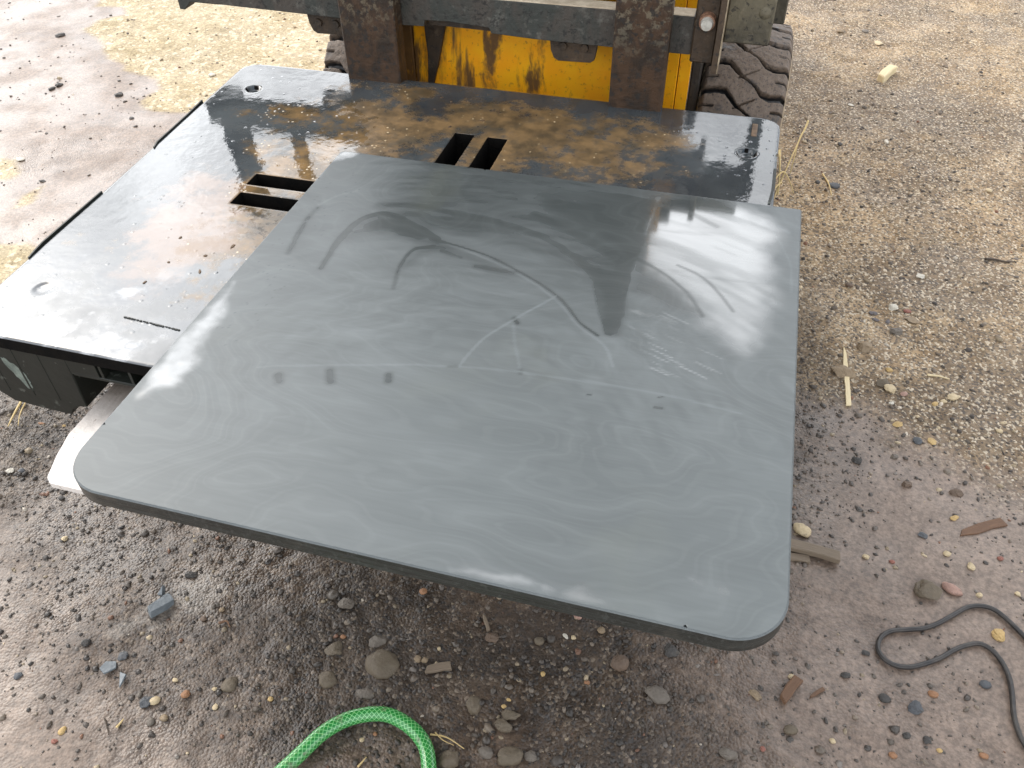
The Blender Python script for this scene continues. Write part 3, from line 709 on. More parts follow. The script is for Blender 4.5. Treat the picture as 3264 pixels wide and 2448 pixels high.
# ------------------------------------------------------------------ plastic pallet
pal = empty('plastic_pallet', (-.5, 1.2, 0)); tag(pal, 'scuffed dark grey plastic pallet with muddy wet deck on the forks', 'pallet')
def pp(o, parent=None):
    o.parent = parent or pal
    if not parent: o.location = (.5, -1.2, 0)
    return o
DX0, DX1, DY0, DY1, DZ = -1.112, .108, .6925, 1.690, .154
SLOTS = [(-.836, -.640, 1.180, 1.220), (-.832, -.636, 1.1125, 1.1525), (-.526, -.4845, 1.270, 1.4705), (-.457, -.4155, 1.270, 1.4685)]
HOLES = [(-1.024, 1.560, .017), (.046, 1.527, .019), (-.988, .812, .0165)]
def deck_side(y):      # the long sides bow in slightly towards the front
    t = (y - DY0) / (DY1 - DY0)
    return -1.058 - .052 * t, .100 + .006 * t
def deck_mesh():
    step = .0038
    def axis(lo, hi, marks):
        marks = sorted(set([lo, hi] + [m for m in marks if lo < m < hi])); out = []
        for a_, b_ in zip(marks[:-1], marks[1:]):
            k = max(1, int(round((b_ - a_) / step))); out += list(np.linspace(a_, b_, k, endpoint=False))
        return np.array(out + [hi])
    # work in (u, y): u in 0..1 across the deck is warped to the bowed sides, slots stay straight
    xs = axis(DX0, DX1, [v for s in SLOTS for v in s[:2]]); ys = axis(DY0, DY1, [v for s in SLOTS for v in s[2:]])
    X_, Y_ = np.meshgrid(xs, ys)
    l, r = deck_side(Y_)
    lim = lambda X_: np.where(X_ < -.86, -.86 + (X_ + .86) * (l + .86) / (DX0 + .86), np.where(X_ > -.1, -.1 + (X_ + .1) * (r + .1) / (DX1 + .1), X_))
    Xw = lim(X_); Yw = Y_.copy()
    # rounded rear corners
    for cx, sx, rr in ((DX0, 1, .055), (DX1, -1, .050)):
        lx = np.where(sx > 0, l, r) + sx * rr; dx = (Xw - lx) * -sx; dy = Yw - (DY1 - rr); m_ = (dx > 0) & (dy > 0)
        mx = np.maximum(dx, dy); hyp = np.hypot(dx, dy) + 1e-9; k = np.where(m_, mx / hyp, 1.0)
        Xw = np.where(m_, lx - sx * dx * k, Xw); Yw = np.where(m_, DY1 - rr + dy * k, Yw)
    Zw = np.full(X_.shape, DZ) + .0012 * fbm(Xw, Yw, .30, 301, 2)
    edge = np.minimum(np.minimum(Xw - l, r - Xw), np.minimum(Yw - DY0, DY1 - Yw)); Zw -= .0016 * (1 - sstep(edge, 0, .004))
    for hx, hy, hr in HOLES: Zw -= (.008 if hy > 1 else .0022) * (1 - sstep(np.hypot(Xw - hx, Yw - hy), hr - .004, hr))
    ids = np.arange(X_.size).reshape(X_.shape); faces = []
    cxm = (X_[:-1, :-1] + X_[1:, 1:]) / 2; cym = (Y_[:-1, :-1] + Y_[1:, 1:]) / 2
    keep = np.ones(cxm.shape, bool)
    for s in SLOTS: keep &= ~((cxm > s[0]) & (cxm < s[1]) & (cym > s[2]) & (cym < s[3]))
    Q = np.stack([ids[:-1, :-1], ids[:-1, 1:], ids[1:, 1:], ids[1:, :-1]], -1)[keep]
    bm = bmesh.new(); la = {k: bm.verts.layers.float.new(k) for k in ('silt', 'dry', 'pink', 'wet')}
    vv = [bm.verts.new(p) for p in zip(Xw.ravel(), Yw.ravel(), Zw.ravel())]
    x, y = Xw.ravel(), Yw.ravel()
    blob = lambda cx, cy, rx, ry, a=0: np.exp(-(((x - cx) / rx) ** 2 + ((y - cy) / ry) ** 2))
    silt = np.clip(.8 * blob(-.55, 1.50, .44, .19) + .42 * blob(-.12, 1.50, .26, .2) + .7 * blob(-.76, 1.24, .12, .17) + .55 * blob(-.78, 1.0, .10, .16) - .8 * blob(.05, 1.6, .13, .3) - .5 * blob(-1.0, 1.6, .12, .12), 0, 1)
    pink = np.clip(.95 * blob(-.84, .99, .12, .15) + .25 * blob(-.90, 1.15, .1, .15), 0, 1)
    dry = np.clip(sstep(.95 - y + .25 * (-.72 - x), 0, .25), 0, 1)
    wet = np.clip(.9 * blob(-.95, 1.3, .22, .3) + .5 * blob(-.78, 1.3, .12, .2) + .7 * blob(.06, 1.5, .1, .25) + .6 * blob(-1.0, 1.66, .14, .05), 0, 1)
    for k, arr in (('silt', silt), ('dry', dry), ('pink', pink), ('wet', wet)):
        for v_, a_ in zip(vv, arr): v_[la[k]] = float(a_)
    for q in Q: bm.faces.new([vv[i] for i in q])
    bmesh.ops.delete(bm, geom=[v for v in bm.verts if not v.link_faces], context='VERTS')
    bm.normal_update()
    bd = [e for e in bm.edges if e.is_boundary]
    r_ = bmesh.ops.extrude_edge_only(bm, edges=bd)
    for v in [g for g in r_['geom'] if isinstance(g, bmesh.types.BMVert)]: v.co.z = DZ - .022
    bm.normal_update()
    for f in bm.faces:
        f.smooth = f.normal.z > .5; f.material_index = 0 if f.normal.z > .5 else 1
    o = from_bm('deck', bm, M['deck']); o.data.materials.append(M['void']); return o
pp(deck_mesh())
for s in SLOTS:
    bm = bmesh.new(); t = .004
    for b in ((s[0] - t, s[0] - .0002, s[2] - t, s[3] + t), (s[1] + .0002, s[1] + t, s[2] - t, s[3] + t), (s[0], s[1], s[2] - t, s[2] - .0002), (s[0], s[1], s[3] + .0002, s[3] + t)):
        bm_box(bm, b[0], b[1], b[2], b[3], .045, DZ - .0225)
    pp(from_bm('slot_well', bm, M['void']))
# lips moulded along the sides and a seam in the deck
def side_lip(pts, w, z0, z1, mat='black'):
    bm = bmesh.new()
    for (xa, ya), (xb, yb) in zip(pts[:-1], pts[1:]):
        q = [(xa - w, ya), (xa + w, ya), (xb + w, yb), (xb - w, yb)]
        lo = [bm.verts.new((*p, z0)) for p in q]; hi = [bm.verts.new((*p, z1)) for p in q]
        bm.faces.new(hi); bm.faces.new(lo[::-1])
        for i in range(4): bm.faces.new((lo[i], lo[(i + 1) % 4], hi[(i + 1) % 4], hi[i]))
    bmesh.ops.recalc_face_normals(bm, faces=bm.faces[:])
    return pp(from_bm('side_lip', bm, M[mat]))
side_lip([(-1.066, .875), (-1.070, .895), (-1.074, .92), (-1.0795, 1.09)], .0013, .120, .1562)
side_lip([(-1.082, 1.262), (-1.089, 1.285), (-1.096, 1.41), (-1.100, 1.452), (-1.103, 1.478)], .0014, .120, .1564)
side_lip([(.0955, 1.345), (.1005, 1.40), (.1015, 1.475)], .0024, .120, .1562)
bm = bmesh.new(); bm_box(bm, .050, .061, 1.60, 1.655, .1535, .1555, .001); pp(from_bm('drain_slot', bm, M['gum']))
bm = bmesh.new()
for k in range(18):
    x = -.822 + k * .0056; bm_box(bm, x, x + random.uniform(.003, .0054), .7795 - k * .0004 + random.uniform(-.001, .001), .7812 - k * .0004, .1528, .1553)
pp(from_bm('deck_seam', bm, M['black']))
# front and back skirts: feet, opening ribs, lower flange
def foot(x0, x1, y0, y1, name='foot', xt0=None, xt1=None):
    xt0 = x0 if xt0 is None else xt0; xt1 = x1 if xt1 is None else xt1
    bm = bmesh.new(); v = []
    for z, a_, b_, in_ in ((.004, x0 + .012, x1, .004), (.016, x0, x1, .0), (.094, x0 - .004, xt1, .0), (.1315, xt0, xt1, .0)):
        v.append([bm.verts.new(p) for p in ((a_, y0 + in_, z), (b_, y0 + in_, z), (b_, y1 - in_, z), (a_, y1 - in_, z))])
    bm.faces.new(v[0][::-1]); bm.faces.new(v[-1])
    for a_, b_ in zip(v[:-1], v[1:]):
        for i in range(4): bm.faces.new((a_[i], a_[(i + 1) % 4], b_[(i + 1) % 4], b_[i]))
    bmesh.ops.recalc_face_normals(bm, faces=bm.faces[:])
    return pp(from_bm(name, bm, M['black']))
FX = [(-1.052, -.876), (-.575, -.380), (-.080, .066)]
for y0, y1 in ((.6965, .84), (1.12, 1.27), (1.54, 1.685)):
    for i, (x0, x1) in enumerate(FX):
        if y0 < .7 and i == 0:
            fo = pp(prism('foot', [(-1.062, .1315), (-1.058, .085), (-1.053, .052), (-1.043, .026), (-1.020, .0085), (-.971, .0045), (-.918, .0025), (-.908, .0165), (-.895, .026), (-.878, .029), (-.8775, .058), (-.8755, .095), (-.8755, .1315)], 'y', .6965, .84, M['black'], None, .0015, 1))
        else:
            fo = foot(x0, x1, y0, y1, 'foot', x0, x1 + .03 if i == 2 else x1)
        if y0 < .7:
            k = 0; xr = x0 + .032
            while xr < x1 - .02:
                b = bmesh.new(); bm_box(b, xr, xr + .005, .6958, .698, .032, .130, .001); from_bm('moulded_rib', b, M['black'], fo); xr += .046
            if i == 0:
                # pale scuff worn into the foot face
                b = bmesh.new(); pts = []
                for j in range(26):
                    a_ = j / 26 * 2 * math.pi; rr = 1 + .18 * math.sin(3 * a_ + 1) + random.uniform(-.14, .14)
                    u_, w_ = .011 * rr * math.cos(a_), .038 * rr * math.sin(a_)
                    pts.append((-.980 + u_ - w_ * .28, .0585 + .018 + w_ * .80))
                vs_ = [b.verts.new((p[0], .6962, p[1])) for p in pts]; vb_ = [b.verts.new((p[0], .6970, p[1])) for p in pts]
                b.faces.new(vs_[::-1]); 
                for j in range(26): b.faces.new((vs_[j], vs_[(j + 1) % 26], vb_[(j + 1) % 26], vb_[j]))
                bmesh.ops.recalc_face_normals(b, faces=b.faces[:]); sp_ = from_bm('scuff_patch', b, M['scuff'], fo)
for y in (.6965, 1.674):
    for (xa, xb) in ((-.872, -.578), (-.376, -.083)):
        bm = bmesh.new(); bm_box(bm, xa, xb, y, y + .08 if y < 1 else y - .07, .0975, .1035, .001); pp(from_bm('flange', bm, M['black']))
        xr = xa + .050
        while xr < xb - .02:
            bm = bmesh.new(); bm_box(bm, xr, xr + .0045, y + .001, y + .075 if y < 1 else y - .065, .1037, .1318); pp(from_bm('rib', bm, M['black'])); xr += .0505
        bm = bmesh.new(); bm_box(bm, xa, xb, y + .081 if y < 1 else y - .08, y + .084 if y < 1 else y - .077, .0975, .1318); pp(from_bm('inner_web', bm, M['black']))
# wedge filling the corner of the fork opening
o = prism('corner_gusset', [(-.8755, .1315), (-.8755, .1010), (-.862, .0985), (-.826, .1036), (-.826, .1315)], 'y', .6968, .703, M['black']); pp(o)
for x in (-1.035, .070):
    bm = bmesh.new(); bm_box(bm, x - .022 if x < 0 else x - .003, x + .006 if x < 0 else x + .016, .845, 1.115, .095, .1315); pp(from_bm('side_rail', bm, M['black']))
    bm = bmesh.new(); bm_box(bm, x - .030 if x < 0 else x - .003, x - .002 if x < 0 else x + .018, 1.275, 1.535, .095, .1315); pp(from_bm('side_rail', bm, M['black']))
# crumbs of dried mud left on the deck
for k in range(14):
    x, y = (random.uniform(-.90, -.74), random.uniform(.86, 1.02)) if k < 6 else (random.uniform(-.65, .02), random.uniform(1.36, 1.66))
    if any(s[0] - .01 < x < s[1] + .01 and s[2] - .01 < y < s[3] + .01 for s in SLOTS): continue
    bm = bmesh.new(); bmesh.ops.create_icosphere(bm, subdivisions=1, radius=1)
    for v in bm.verts: v.co = Vector((v.co.x * random.uniform(.7, 1.3), v.co.y * random.uniform(.7, 1.3), v.co.z)) 
    bmesh.ops.transform(bm, verts=bm.verts[:], matrix=Matrix.Translation((x, y, DZ)) @ Matrix.Rotation(random.uniform(0, 6), 4, 'Z') @ Matrix.Diagonal((random.uniform(.002, .008), random.uniform(.0015, .004), .0013, 1)))
    pp(from_bm('mud_crumb', bm, M['gum']))

# ------------------------------------------------------------------ slate slab
STROKES_DARK = [([(-0.638, 0.961), (-0.652, 1.06), (-0.649, 1.1)], 0.00445, 0.6), ([(-0.568, 0.939), (-0.57, 0.965), (-0.574, 1.013), (-0.567, 1.074), (-0.542, 1.108), (-0.511, 1.108), (-0.464, 1.086), (-0.422, 1.06)], 0.0049, 0.9), ([(-0.534, 1.068), (-0.502, 1.084), (-0.457, 1.065)], 0.01205, 0.35), ([(-0.44, 0.917), (-0.452, 0.975), (-0.449, 1.021), (-0.422, 1.038)], 0.0031, 0.6), ([(-0.421, 1.056), (-0.368, 1.045), (-0.307, 1.026), (-0.243, 0.99), (-0.193, 0.954), (-0.156, 0.911), (-0.123, 0.886)], 0.0022, 0.9), ([(-0.553, 1.137), (-0.486, 1.146), (-0.38, 1.138), (-0.293, 1.122), (-0.224, 1.089), (-0.155, 1.033), (-0.117, 1.03)], 0.00595, 0.4), ([(-0.284, 1.17), (-0.215, 1.135), (-0.156, 1.1), (-0.116, 1.069)], 0.00765, 0.3), ([(-0.1, 1.087), (-0.063, 1.063), (-0.014, 1.019), (0.013, 0.966)], 0.0032, 0.75), ([(-0.036, 1.083), (0.004, 1.061), (0.035, 1.025), (0.056, 0.989)], 0.00285, 0.6), ([(-0.155, 1.033), (-0.118, 0.992), (-0.106, 0.947), (-0.105, 0.902)], 0.01045, 0.55), ([(-0.116, 1.069), (-0.111, 0.994), (-0.105, 0.919)], 0.00715, 0.55), ([(-0.338, 1.002), (-0.311, 1.002), (-0.276, 1.001)], 0.0041, 0.6), ([(-0.254, 1.218), (-0.188, 1.203), (-0.117, 1.198)], 0.0073, 0.4), ([(-0.403, 1.029), (-0.367, 1.018)], 0.0034, 0.4), ([(-0.245, 0.893), (-0.239, 0.884)], 0.0038, 0.7), ([(-0.114, 0.764), (-0.11, 0.765)], 0.00155, 0.7), ([(-0.026, 0.764), (-0.017, 0.765)], 0.00215, 0.8), ([(-0.024, 0.784), (-0.018, 0.786)], 0.0011, 0.7), ([(-0.457, 0.724), (-0.447, 0.704)], 0.00545, 1), ([(-0.377, 0.735), (-0.373, 0.724)], 0.0051, 1), ([(-0.305, 0.771), (-0.293, 0.774)], 0.00195, 0.9), ([(-0.21, 0.788), (-0.208, 0.783)], 0.0029, 0.7), ([(-0.52, 0.698), (-0.513, 0.687)], 0.00575, 1), ([(-0.089, 1.252), (-0.039, 1.241), (0.012, 1.208)], 0.00605, 0.35)]
STROKES_LIGHT = [([(-0.291, 0.775), (-0.287, 0.801), (-0.275, 0.841), (-0.251, 0.881), (-0.223, 0.925), (-0.202, 0.958)], 0.00225, 0.7), ([(-0.244, 0.882), (-0.23, 0.837), (-0.21, 0.786)], 0.00265, 0.35), ([(-0.411, 1.054), (-0.304, 1.017), (-0.241, 0.982), (-0.191, 0.942), (-0.153, 0.9), (-0.112, 0.868), (-0.092, 0.827)], 0.00245, 0.45), ([(-0.554, 0.706), (-0.523, 0.716), (-0.43, 0.743), (-0.302, 0.772), (-0.205, 0.785), (-0.107, 0.789), (-0.013, 0.79), (0.08, 0.782)], 0.00225, 0.4), ([(-0.092, 1.276), (-0.096, 1.218), (-0.101, 1.142)], 0.00445, 0.5), ([(0.084, 1.249), (0.113, 1.19), (0.133, 1.127), (0.135, 1.057)], 0.0022, 0.4), ([(-0.652, 1.108), (-0.633, 1.145), (-0.607, 1.169)], 0.00295, 0.4), ([(0.112, 1.234), (0.127, 1.219)], 0.0039, 0.6), ([(-0.211, 0.786), (-0.188, 0.784)], 0.0016, 0.3), ([(-0.067, 0.952), (-0.042, 0.941)], 0.0008, 0.219954528703877), ([(-0.033, 0.839), (-0.001, 0.826)], 0.00125, 0.2665784527070953), ([(-0.032, 0.933), (-0.014, 0.925)], 0.00075, 0.26432012977367497), ([(0.016, 0.864), (0.048, 0.851)], 0.0013, 0.258030685405772), ([(-0.048, 0.876), (-0.016, 0.863)], 0.00135, 0.4640152254083598), ([(-0.071, 0.873), (-0.04, 0.861)], 0.00105, 0.25333705227223535), ([(-0.043, 0.96), (-0.004, 0.943)], 0.0014, 0.3642916608761162), ([(-0.043, 0.837), (-0.016, 0.827)], 0.00135, 0.45441322646709037), ([(-0.033, 0.912), (-0.004, 0.9)], 0.001, 0.24839618183648254), ([(-0.045, 0.85), (-0.03, 0.844)], 0.0007, 0.387905223661971), ([(-0.053, 0.889), (-0.027, 0.878)], 0.00095, 0.4991836622516337), ([(-0.064, 0.904), (-0.045, 0.896)], 0.0012, 0.282891450487905), ([(-0.041, 0.861), (-0.02, 0.852)], 0.0011, 0.47129453045919734), ([(-0.082, 0.955), (-0.061, 0.946)], 0.00135, 0.3846296225386091), ([(-0.062, 0.917), (-0.043, 0.909)], 0.00105, 0.2128433563346059), ([(-0.005, 0.849), (0.03, 0.835)], 0.0012, 0.4879602774838853), ([(-0.085, 0.918), (-0.046, 0.901)], 0.0013, 0.32312830432066264), ([(0.015, 0.894), (0.047, 0.88)], 0.0009, 0.2574245614426218), ([(-0.045, 0.952), (-0.02, 0.942)], 0.0015, 0.29939216875975594), ([(-0.092, 0.955), (-0.073, 0.946)], 0.00135, 0.3088172800776033), ([(-0.062, 0.954), (-0.022, 0.937)], 0.00105, 0.26237505252723), ([(-0.087, 0.955), (-0.067, 0.946)], 0.0013, 0.24489216046001944), ([(-0.078, 0.889), (-0.057, 0.88)], 0.0015, 0.23668197729032586), ([(-0.024, 0.861), (-0.0, 0.852)], 0.00145, 0.34332858890691265), ([(-0.06, 0.906), (-0.044, 0.899)], 0.001, 0.27457579221003275), ([(0.012, 0.863), (0.037, 0.852)], 0.00065, 0.276318098425986)]
FILM = [[(0.019, 1.296), (0.084, 1.249), (0.107, 1.203), (0.092, 1.157), (0.09, 1.129), (0.104, 1.049), (0.101, 0.967), (0.078, 0.907), (0.021, 0.952), (0.012, 0.978), (-0.025, 1.028), (-0.095, 1.081), (-0.101, 1.142), (-0.09, 1.264), (-0.038, 1.306)], [(-0.676, 0.621), (-0.646, 0.641), (-0.646, 0.679), (-0.659, 0.762), (-0.682, 0.871), (-0.678, 0.835), (-0.688, 0.761), (-0.686, 0.685)], [(-0.2, 0.465), (-0.186, 0.467), (-0.111, 0.466), (-0.057, 0.465), (-0.004, 0.468), (-0.025, 0.466), (-0.062, 0.474), (-0.133, 0.475), (-0.181, 0.472)], [(0.044, 0.522), (0.064, 0.515), (0.082, 0.514), (0.049, 0.514)], [(-0.702, 1.277), (-0.694, 1.301), (-0.667, 1.299), (-0.696, 1.248), (-0.693, 1.189), (-0.7, 1.176)]]
SMEARS = [([(-0.572, 1.007), (-0.564, 1.068), (-0.54, 1.105), (-0.51, 1.105), (-0.463, 1.082), (-0.416, 1.054), (-0.45, 1.045), (-0.494, 1.063), (-0.531, 1.061), (-0.553, 1.033)], 0.38, 0.018), ([(-0.444, 1.029), (-0.419, 1.052), (-0.366, 1.039), (-0.304, 1.017), (-0.259, 0.993), (-0.272, 0.986), (-0.312, 0.992), (-0.365, 1.011), (-0.409, 1.024), (-0.438, 0.992), (-0.444, 0.964)], 0.3, 0.014), ([(-0.558, 1.128), (-0.484, 1.139), (-0.378, 1.129), (-0.29, 1.114), (-0.222, 1.079), (-0.152, 1.02), (-0.177, 1.033), (-0.246, 1.063), (-0.322, 1.082), (-0.436, 1.101), (-0.534, 1.11)], 0.22, 0.02), ([(-0.285, 1.226), (-0.191, 1.218), (-0.113, 1.199), (-0.121, 1.144), (-0.182, 1.173), (-0.261, 1.196)], 0.3, 0.025), ([(-0.098, 1.074), (-0.062, 1.06), (-0.013, 1.016), (0.013, 0.964), (-0.022, 0.969), (-0.067, 0.993), (-0.093, 0.998)], 0.28, 0.012), ([(-0.09, 1.26), (-0.032, 1.255), (0.026, 1.227), (0.052, 1.196), (-0.0, 1.176), (-0.064, 1.189), (-0.088, 1.19)], 0.45, 0.012), ([(-0.645, 0.974), (-0.656, 1.067), (-0.65, 1.092), (-0.626, 1.014), (-0.615, 0.947)], 0.2, 0.02)]
WEDGE = [(-0.095, 1.267), (-0.096, 1.173), (-0.099, 1.08), (-0.101, 0.96), (-0.104, 0.888), (-0.115, 0.889), (-0.143, 0.961), (-0.162, 1.031), (-0.204, 1.087), (-0.281, 1.156), (-0.338, 1.213), (-0.266, 1.273), (-0.159, 1.275)]          # mast's dark reflection painted by thinning the haze; its first points are the sharp side
SX0, SX1, SY0, SY1, SZ0, SZ1, SR = -.6945, .1467, .4595, 1.2986, .1562, .180, .062
def slab():
    nx_, ny_ = 330, 330
    xs = np.linspace(SX0, SX1, nx_); ys = np.linspace(SY0, SY1, ny_); X_, Y_ = np.meshgrid(xs, ys)
    Xw, Yw = X_.copy(), Y_.copy()
    for cx, sx in ((SX0, 1), (SX1, -1)):     # rounded front corners
        lx = cx + sx * SR; dx = (Xw - lx) * -sx; dy = (SY0 + SR) - Yw; m_ = (dx > 0) & (dy > 0)
        mx = np.maximum(dx, dy); hyp = np.hypot(dx, dy) + 1e-9; k = np.where(m_, mx / hyp, 1.0)
        Xw = np.where(m_, lx - sx * dx * k, Xw); Yw = np.where(m_, SY0 + SR - dy * k, Yw)
    for cx, sx, rr in ((SX0, 1, .010), (SX1, -1, .004)):
        lx = cx + sx * rr; dx = (Xw - lx) * -sx; dy = Yw - (SY1 - rr); m_ = (dx > 0) & (dy > 0)
        mx = np.maximum(dx, dy); hyp = np.hypot(dx, dy) + 1e-9; k = np.where(m_, mx / hyp, 1.0)
        Xw = np.where(m_, lx - sx * dx * k, Xw); Yw = np.where(m_, SY1 - rr + dy * k, Yw)
    bd = np.zeros(X_.shape, bool); bd[0] = bd[-1] = True; bd[:, 0] = bd[:, -1] = True
    # pull the outermost ring in by the arris, drop it below
    x, y = Xw, Yw
    wx = x + .002 * fbm(x, y, .06, 500, 2); wy = y + .002 * fbm(x, y, .06, 510, 2)
    haze = .70 + .12 * fbm(x, y, .35, 520, 2) - .42 * sstep(y + .06 * fbm(x, y, .25, 522, 2), .92, 1.22) * sstep(.06 - x, 0, .15) * sstep(x + .60, 0, .12)  # rear middle darkened to repeat the mast's reflection
    wedge = sstep(sdf(x, y, WEDGE) + .003 * fbm(x, y, .03, 524, 2), -.002, .004) * np.exp(-seg_dist(x, y, WEDGE[:5]) / .075)
    haze = haze - .60 * wedge
    for pg, s_, soft in SMEARS:
        haze = haze - s_ * sstep(sdf(wx, wy, pg) + .010 * fbm(x, y, .05, 526, 3), -soft, soft)
    # cloth swipes: faint streaks turning about the wiper's elbow
    cr, ca = np.hypot(x + .30, (y - .62) * 1.15), np.arctan2(y - .62, x + .30)
    swipe = .6 * vn(cr + .008 * ca, ca * .12, .011, 560) + .4 * vn(cr - .012 * ca, ca * .10, .026, 561)
    zone_ = sstep(cr, .16, .26) * sstep(ca, .05, .45)
    haze = haze + .17 * swipe * zone_
    cm = lambda pts: [tuple(q) for q in catmull(pts, 6)] if len(pts) > 2 else pts
    for pts, w, s in STROKES_DARK:
        pts = cm(pts)
        d = seg_dist(wx, wy, pts); haze = haze - .85 * s * (1 - sstep(d, w * .3, w * 2.0)) * (.9 + .3 * fbm(x, y, .06, 530, 2))
    film = np.zeros_like(x)
    for i, pg in enumerate(FILM):
        soft = (.028, .012, .006, .006, .010)[i]
        g = sstep(sdf(wx, wy, pg) + .012 * fbm(x, y, .03, 540 + i, 3), -soft, soft); film = np.maximum(film, g * ((1.0, .62, .9, .8, .8)[i] + (.45 * np.clip(swipe, -.6, .3) - .12 if i == 0 else .25 * fbm(x, y, .012, 570, 3))))
    for pts, w, s in STROKES_DARK:
        film = film * (1 - s * (1 - sstep(seg_dist(wx, wy, cm(pts)), w * .5, w * 1.4)))
    for k_, (pts, w, s) in enumerate(STROKES_LIGHT):
        pts = cm(pts)
        d = seg_dist(wx, wy, pts); g = (1 - sstep(d, w * .3, w * 1.3)) * s
        haze = haze + .75 * g; film = np.maximum(film, .9 * g if k_ > 8 else 0)
    haze = np.clip(haze - .35 * film, 0, 1.25); haze = np.where(haze < .25, .25 * np.exp((haze - .25) / .25), haze)
    drops = np.zeros_like(x)
    r2 = np.random.default_rng(3)
    for k in range(70):
        cx, cy = (r2.uniform(-.68, -.60), r2.uniform(.72, 1.26)) if k < 55 else (r2.uniform(-.66, -.5), r2.uniform(1.15, 1.28))
        rr = r2.uniform(.0012, .0028); i0 = int((cy - SY0) / (SY1 - SY0) * (ny_ - 1)); j0 = int((cx - SX0) / (SX1 - SX0) * (nx_ - 1))
        drops[i0:i0 + 1, j0:j0 + 1] = np.maximum(drops[i0:i0 + 1, j0:j0 + 1], .6 if k < 55 else 0)
    ids = np.arange(X_.size).reshape(X_.shape)
    ring = np.concatenate([ids[0, :-1], ids[:-1, -1], ids[-1, :0:-1], ids[:0:-1, 0]])
    xr, yr = Xw.ravel(), Yw.ravel(); cxy = np.array([(SX0 + SX1) / 2, (SY0 + SY1) / 2])
    P2 = np.stack([xr, yr], -1); rp = P2[ring]; nrm = np.roll(rp, -1, 0) - np.roll(rp, 1, 0); nrm = np.stack([nrm[:, 1], -nrm[:, 0]], -1); nrm /= np.linalg.norm(nrm, axis=1)[:, None] + 1e-9
    top = np.stack([xr, yr, np.full(xr.shape, SZ1)], -1); 
    arr = .0014 + .0007 * rng.random(len(ring)); arr += .0035 * (rng.random(len(ring)) > .994)
    top[ring, :2] -= nrm * arr[:, None]
    n0 = len(top); L = len(ring)
    lay = [np.column_stack([rp, np.full(L, SZ1 - .0018)]), np.column_stack([rp, np.full(L, SZ0 + .001)]), np.column_stack([rp - nrm * .001, np.full(L, SZ0)])]
    verts = np.concatenate([top] + lay)
    Q = np.stack([ids[:-1, :-1], ids[:-1, 1:], ids[1:, 1:], ids[1:, :-1]], -1).reshape(-1, 4)
    faces = Q.tolist(); mats = [0] * len(faces); sm = [True] * len(faces)
    prev = ring
    for li in range(3):
        cur = n0 + li * L + np.arange(L)
        for i in range(L):
            j = (i + 1) % L; faces.append((int(prev[i]), int(cur[i]), int(cur[j]), int(prev[j]))); mats.append(0 if li == 0 else 1); sm.append(False)
        prev = cur
    faces.append(tuple(int(v) for v in prev[::-1])); mats.append(1); sm.append(False)
    me = bpy.data.meshes.new('slate_slab'); me.from_pydata(verts.tolist(), [], faces)
    me.materials.append(M['slate']); me.materials.append(M['slate_edge'])
    me.polygons.foreach_set('material_index', mats); me.polygons.foreach_set('use_smooth', sm)
    pad = lambda a_, v: np.concatenate([a_.ravel(), np.full(3 * L, v)])
    add_attr(me, 'haze', pad(haze, .9)); add_attr(me, 'film', pad(film, 0)); add_attr(me, 'drops', pad(drops, 0)); me.update()
    return tag(link('slate_slab', me), 'large wet grey slate hearth slab with two rounded corners resting on the pallet', 'slate slab')
slab()

# ------------------------------------------------------------------ hose and cable
hp = [(-.50, -.35), (-.46, -.10), (-.42, .10), (-.375, .215), (-.335, .291), (-.315, .330), (-.291, .354), (-.258, .3665), (-.228, .362), (-.204, .348), (-.190, .326), (-.178, .29), (-.165, .22), (-.12, .05), (-.02, -.2), (.1, -.45)]
p = catmull([(x, y, 0) for x, y in hp], 14) * K; p[:, 2] = (.0085 + .003) * K + np.convolve(np.pad(ground_h(p[:, 0], p[:, 1])[0], 10, 'edge'), np.ones(21) / 21, 'valid')
tag(link('garden_hose', tube_mesh('garden_hose', p, .0083 * K, 20), M['hose']), 'bright green braided garden hose looping on the dark wet ground', 'hose')
cp = [(.70, .46), (.60, .52), (.52, .585), (.458, .662), (.438, .686), (.425, .695), (.41, .695), (.395, .688), (.376, .671), (.358, .655), (.341, .644), (.321, .637), (.302, .63), (.29, .618), (.286, .602), (.292, .589), (.304, .583), (.32, .585), (.337, .594), (.356, .607), (.373, .622), (.389, .633), (.404, .639), (.417, .634), (.427, .62), (.432, .601), (.432, .58), (.43, .558), (.431, .539), (.437, .52), (.46, .48), (.52, .42), (.60, .38)]
p = catmull([(x, y, 0) for x, y in cp], 8) * K; p[:, 2] = .0045 * K + np.convolve(np.pad(ground_h(p[:, 0], p[:, 1])[0], 6, 'edge'), np.ones(13) / 13, 'valid')
tag(link('electric_cable', tube_mesh('electric_cable', p, .0030 * K, 12), M['cable']), 'thin black rubber cable bent in a loop on the mud', 'cable')

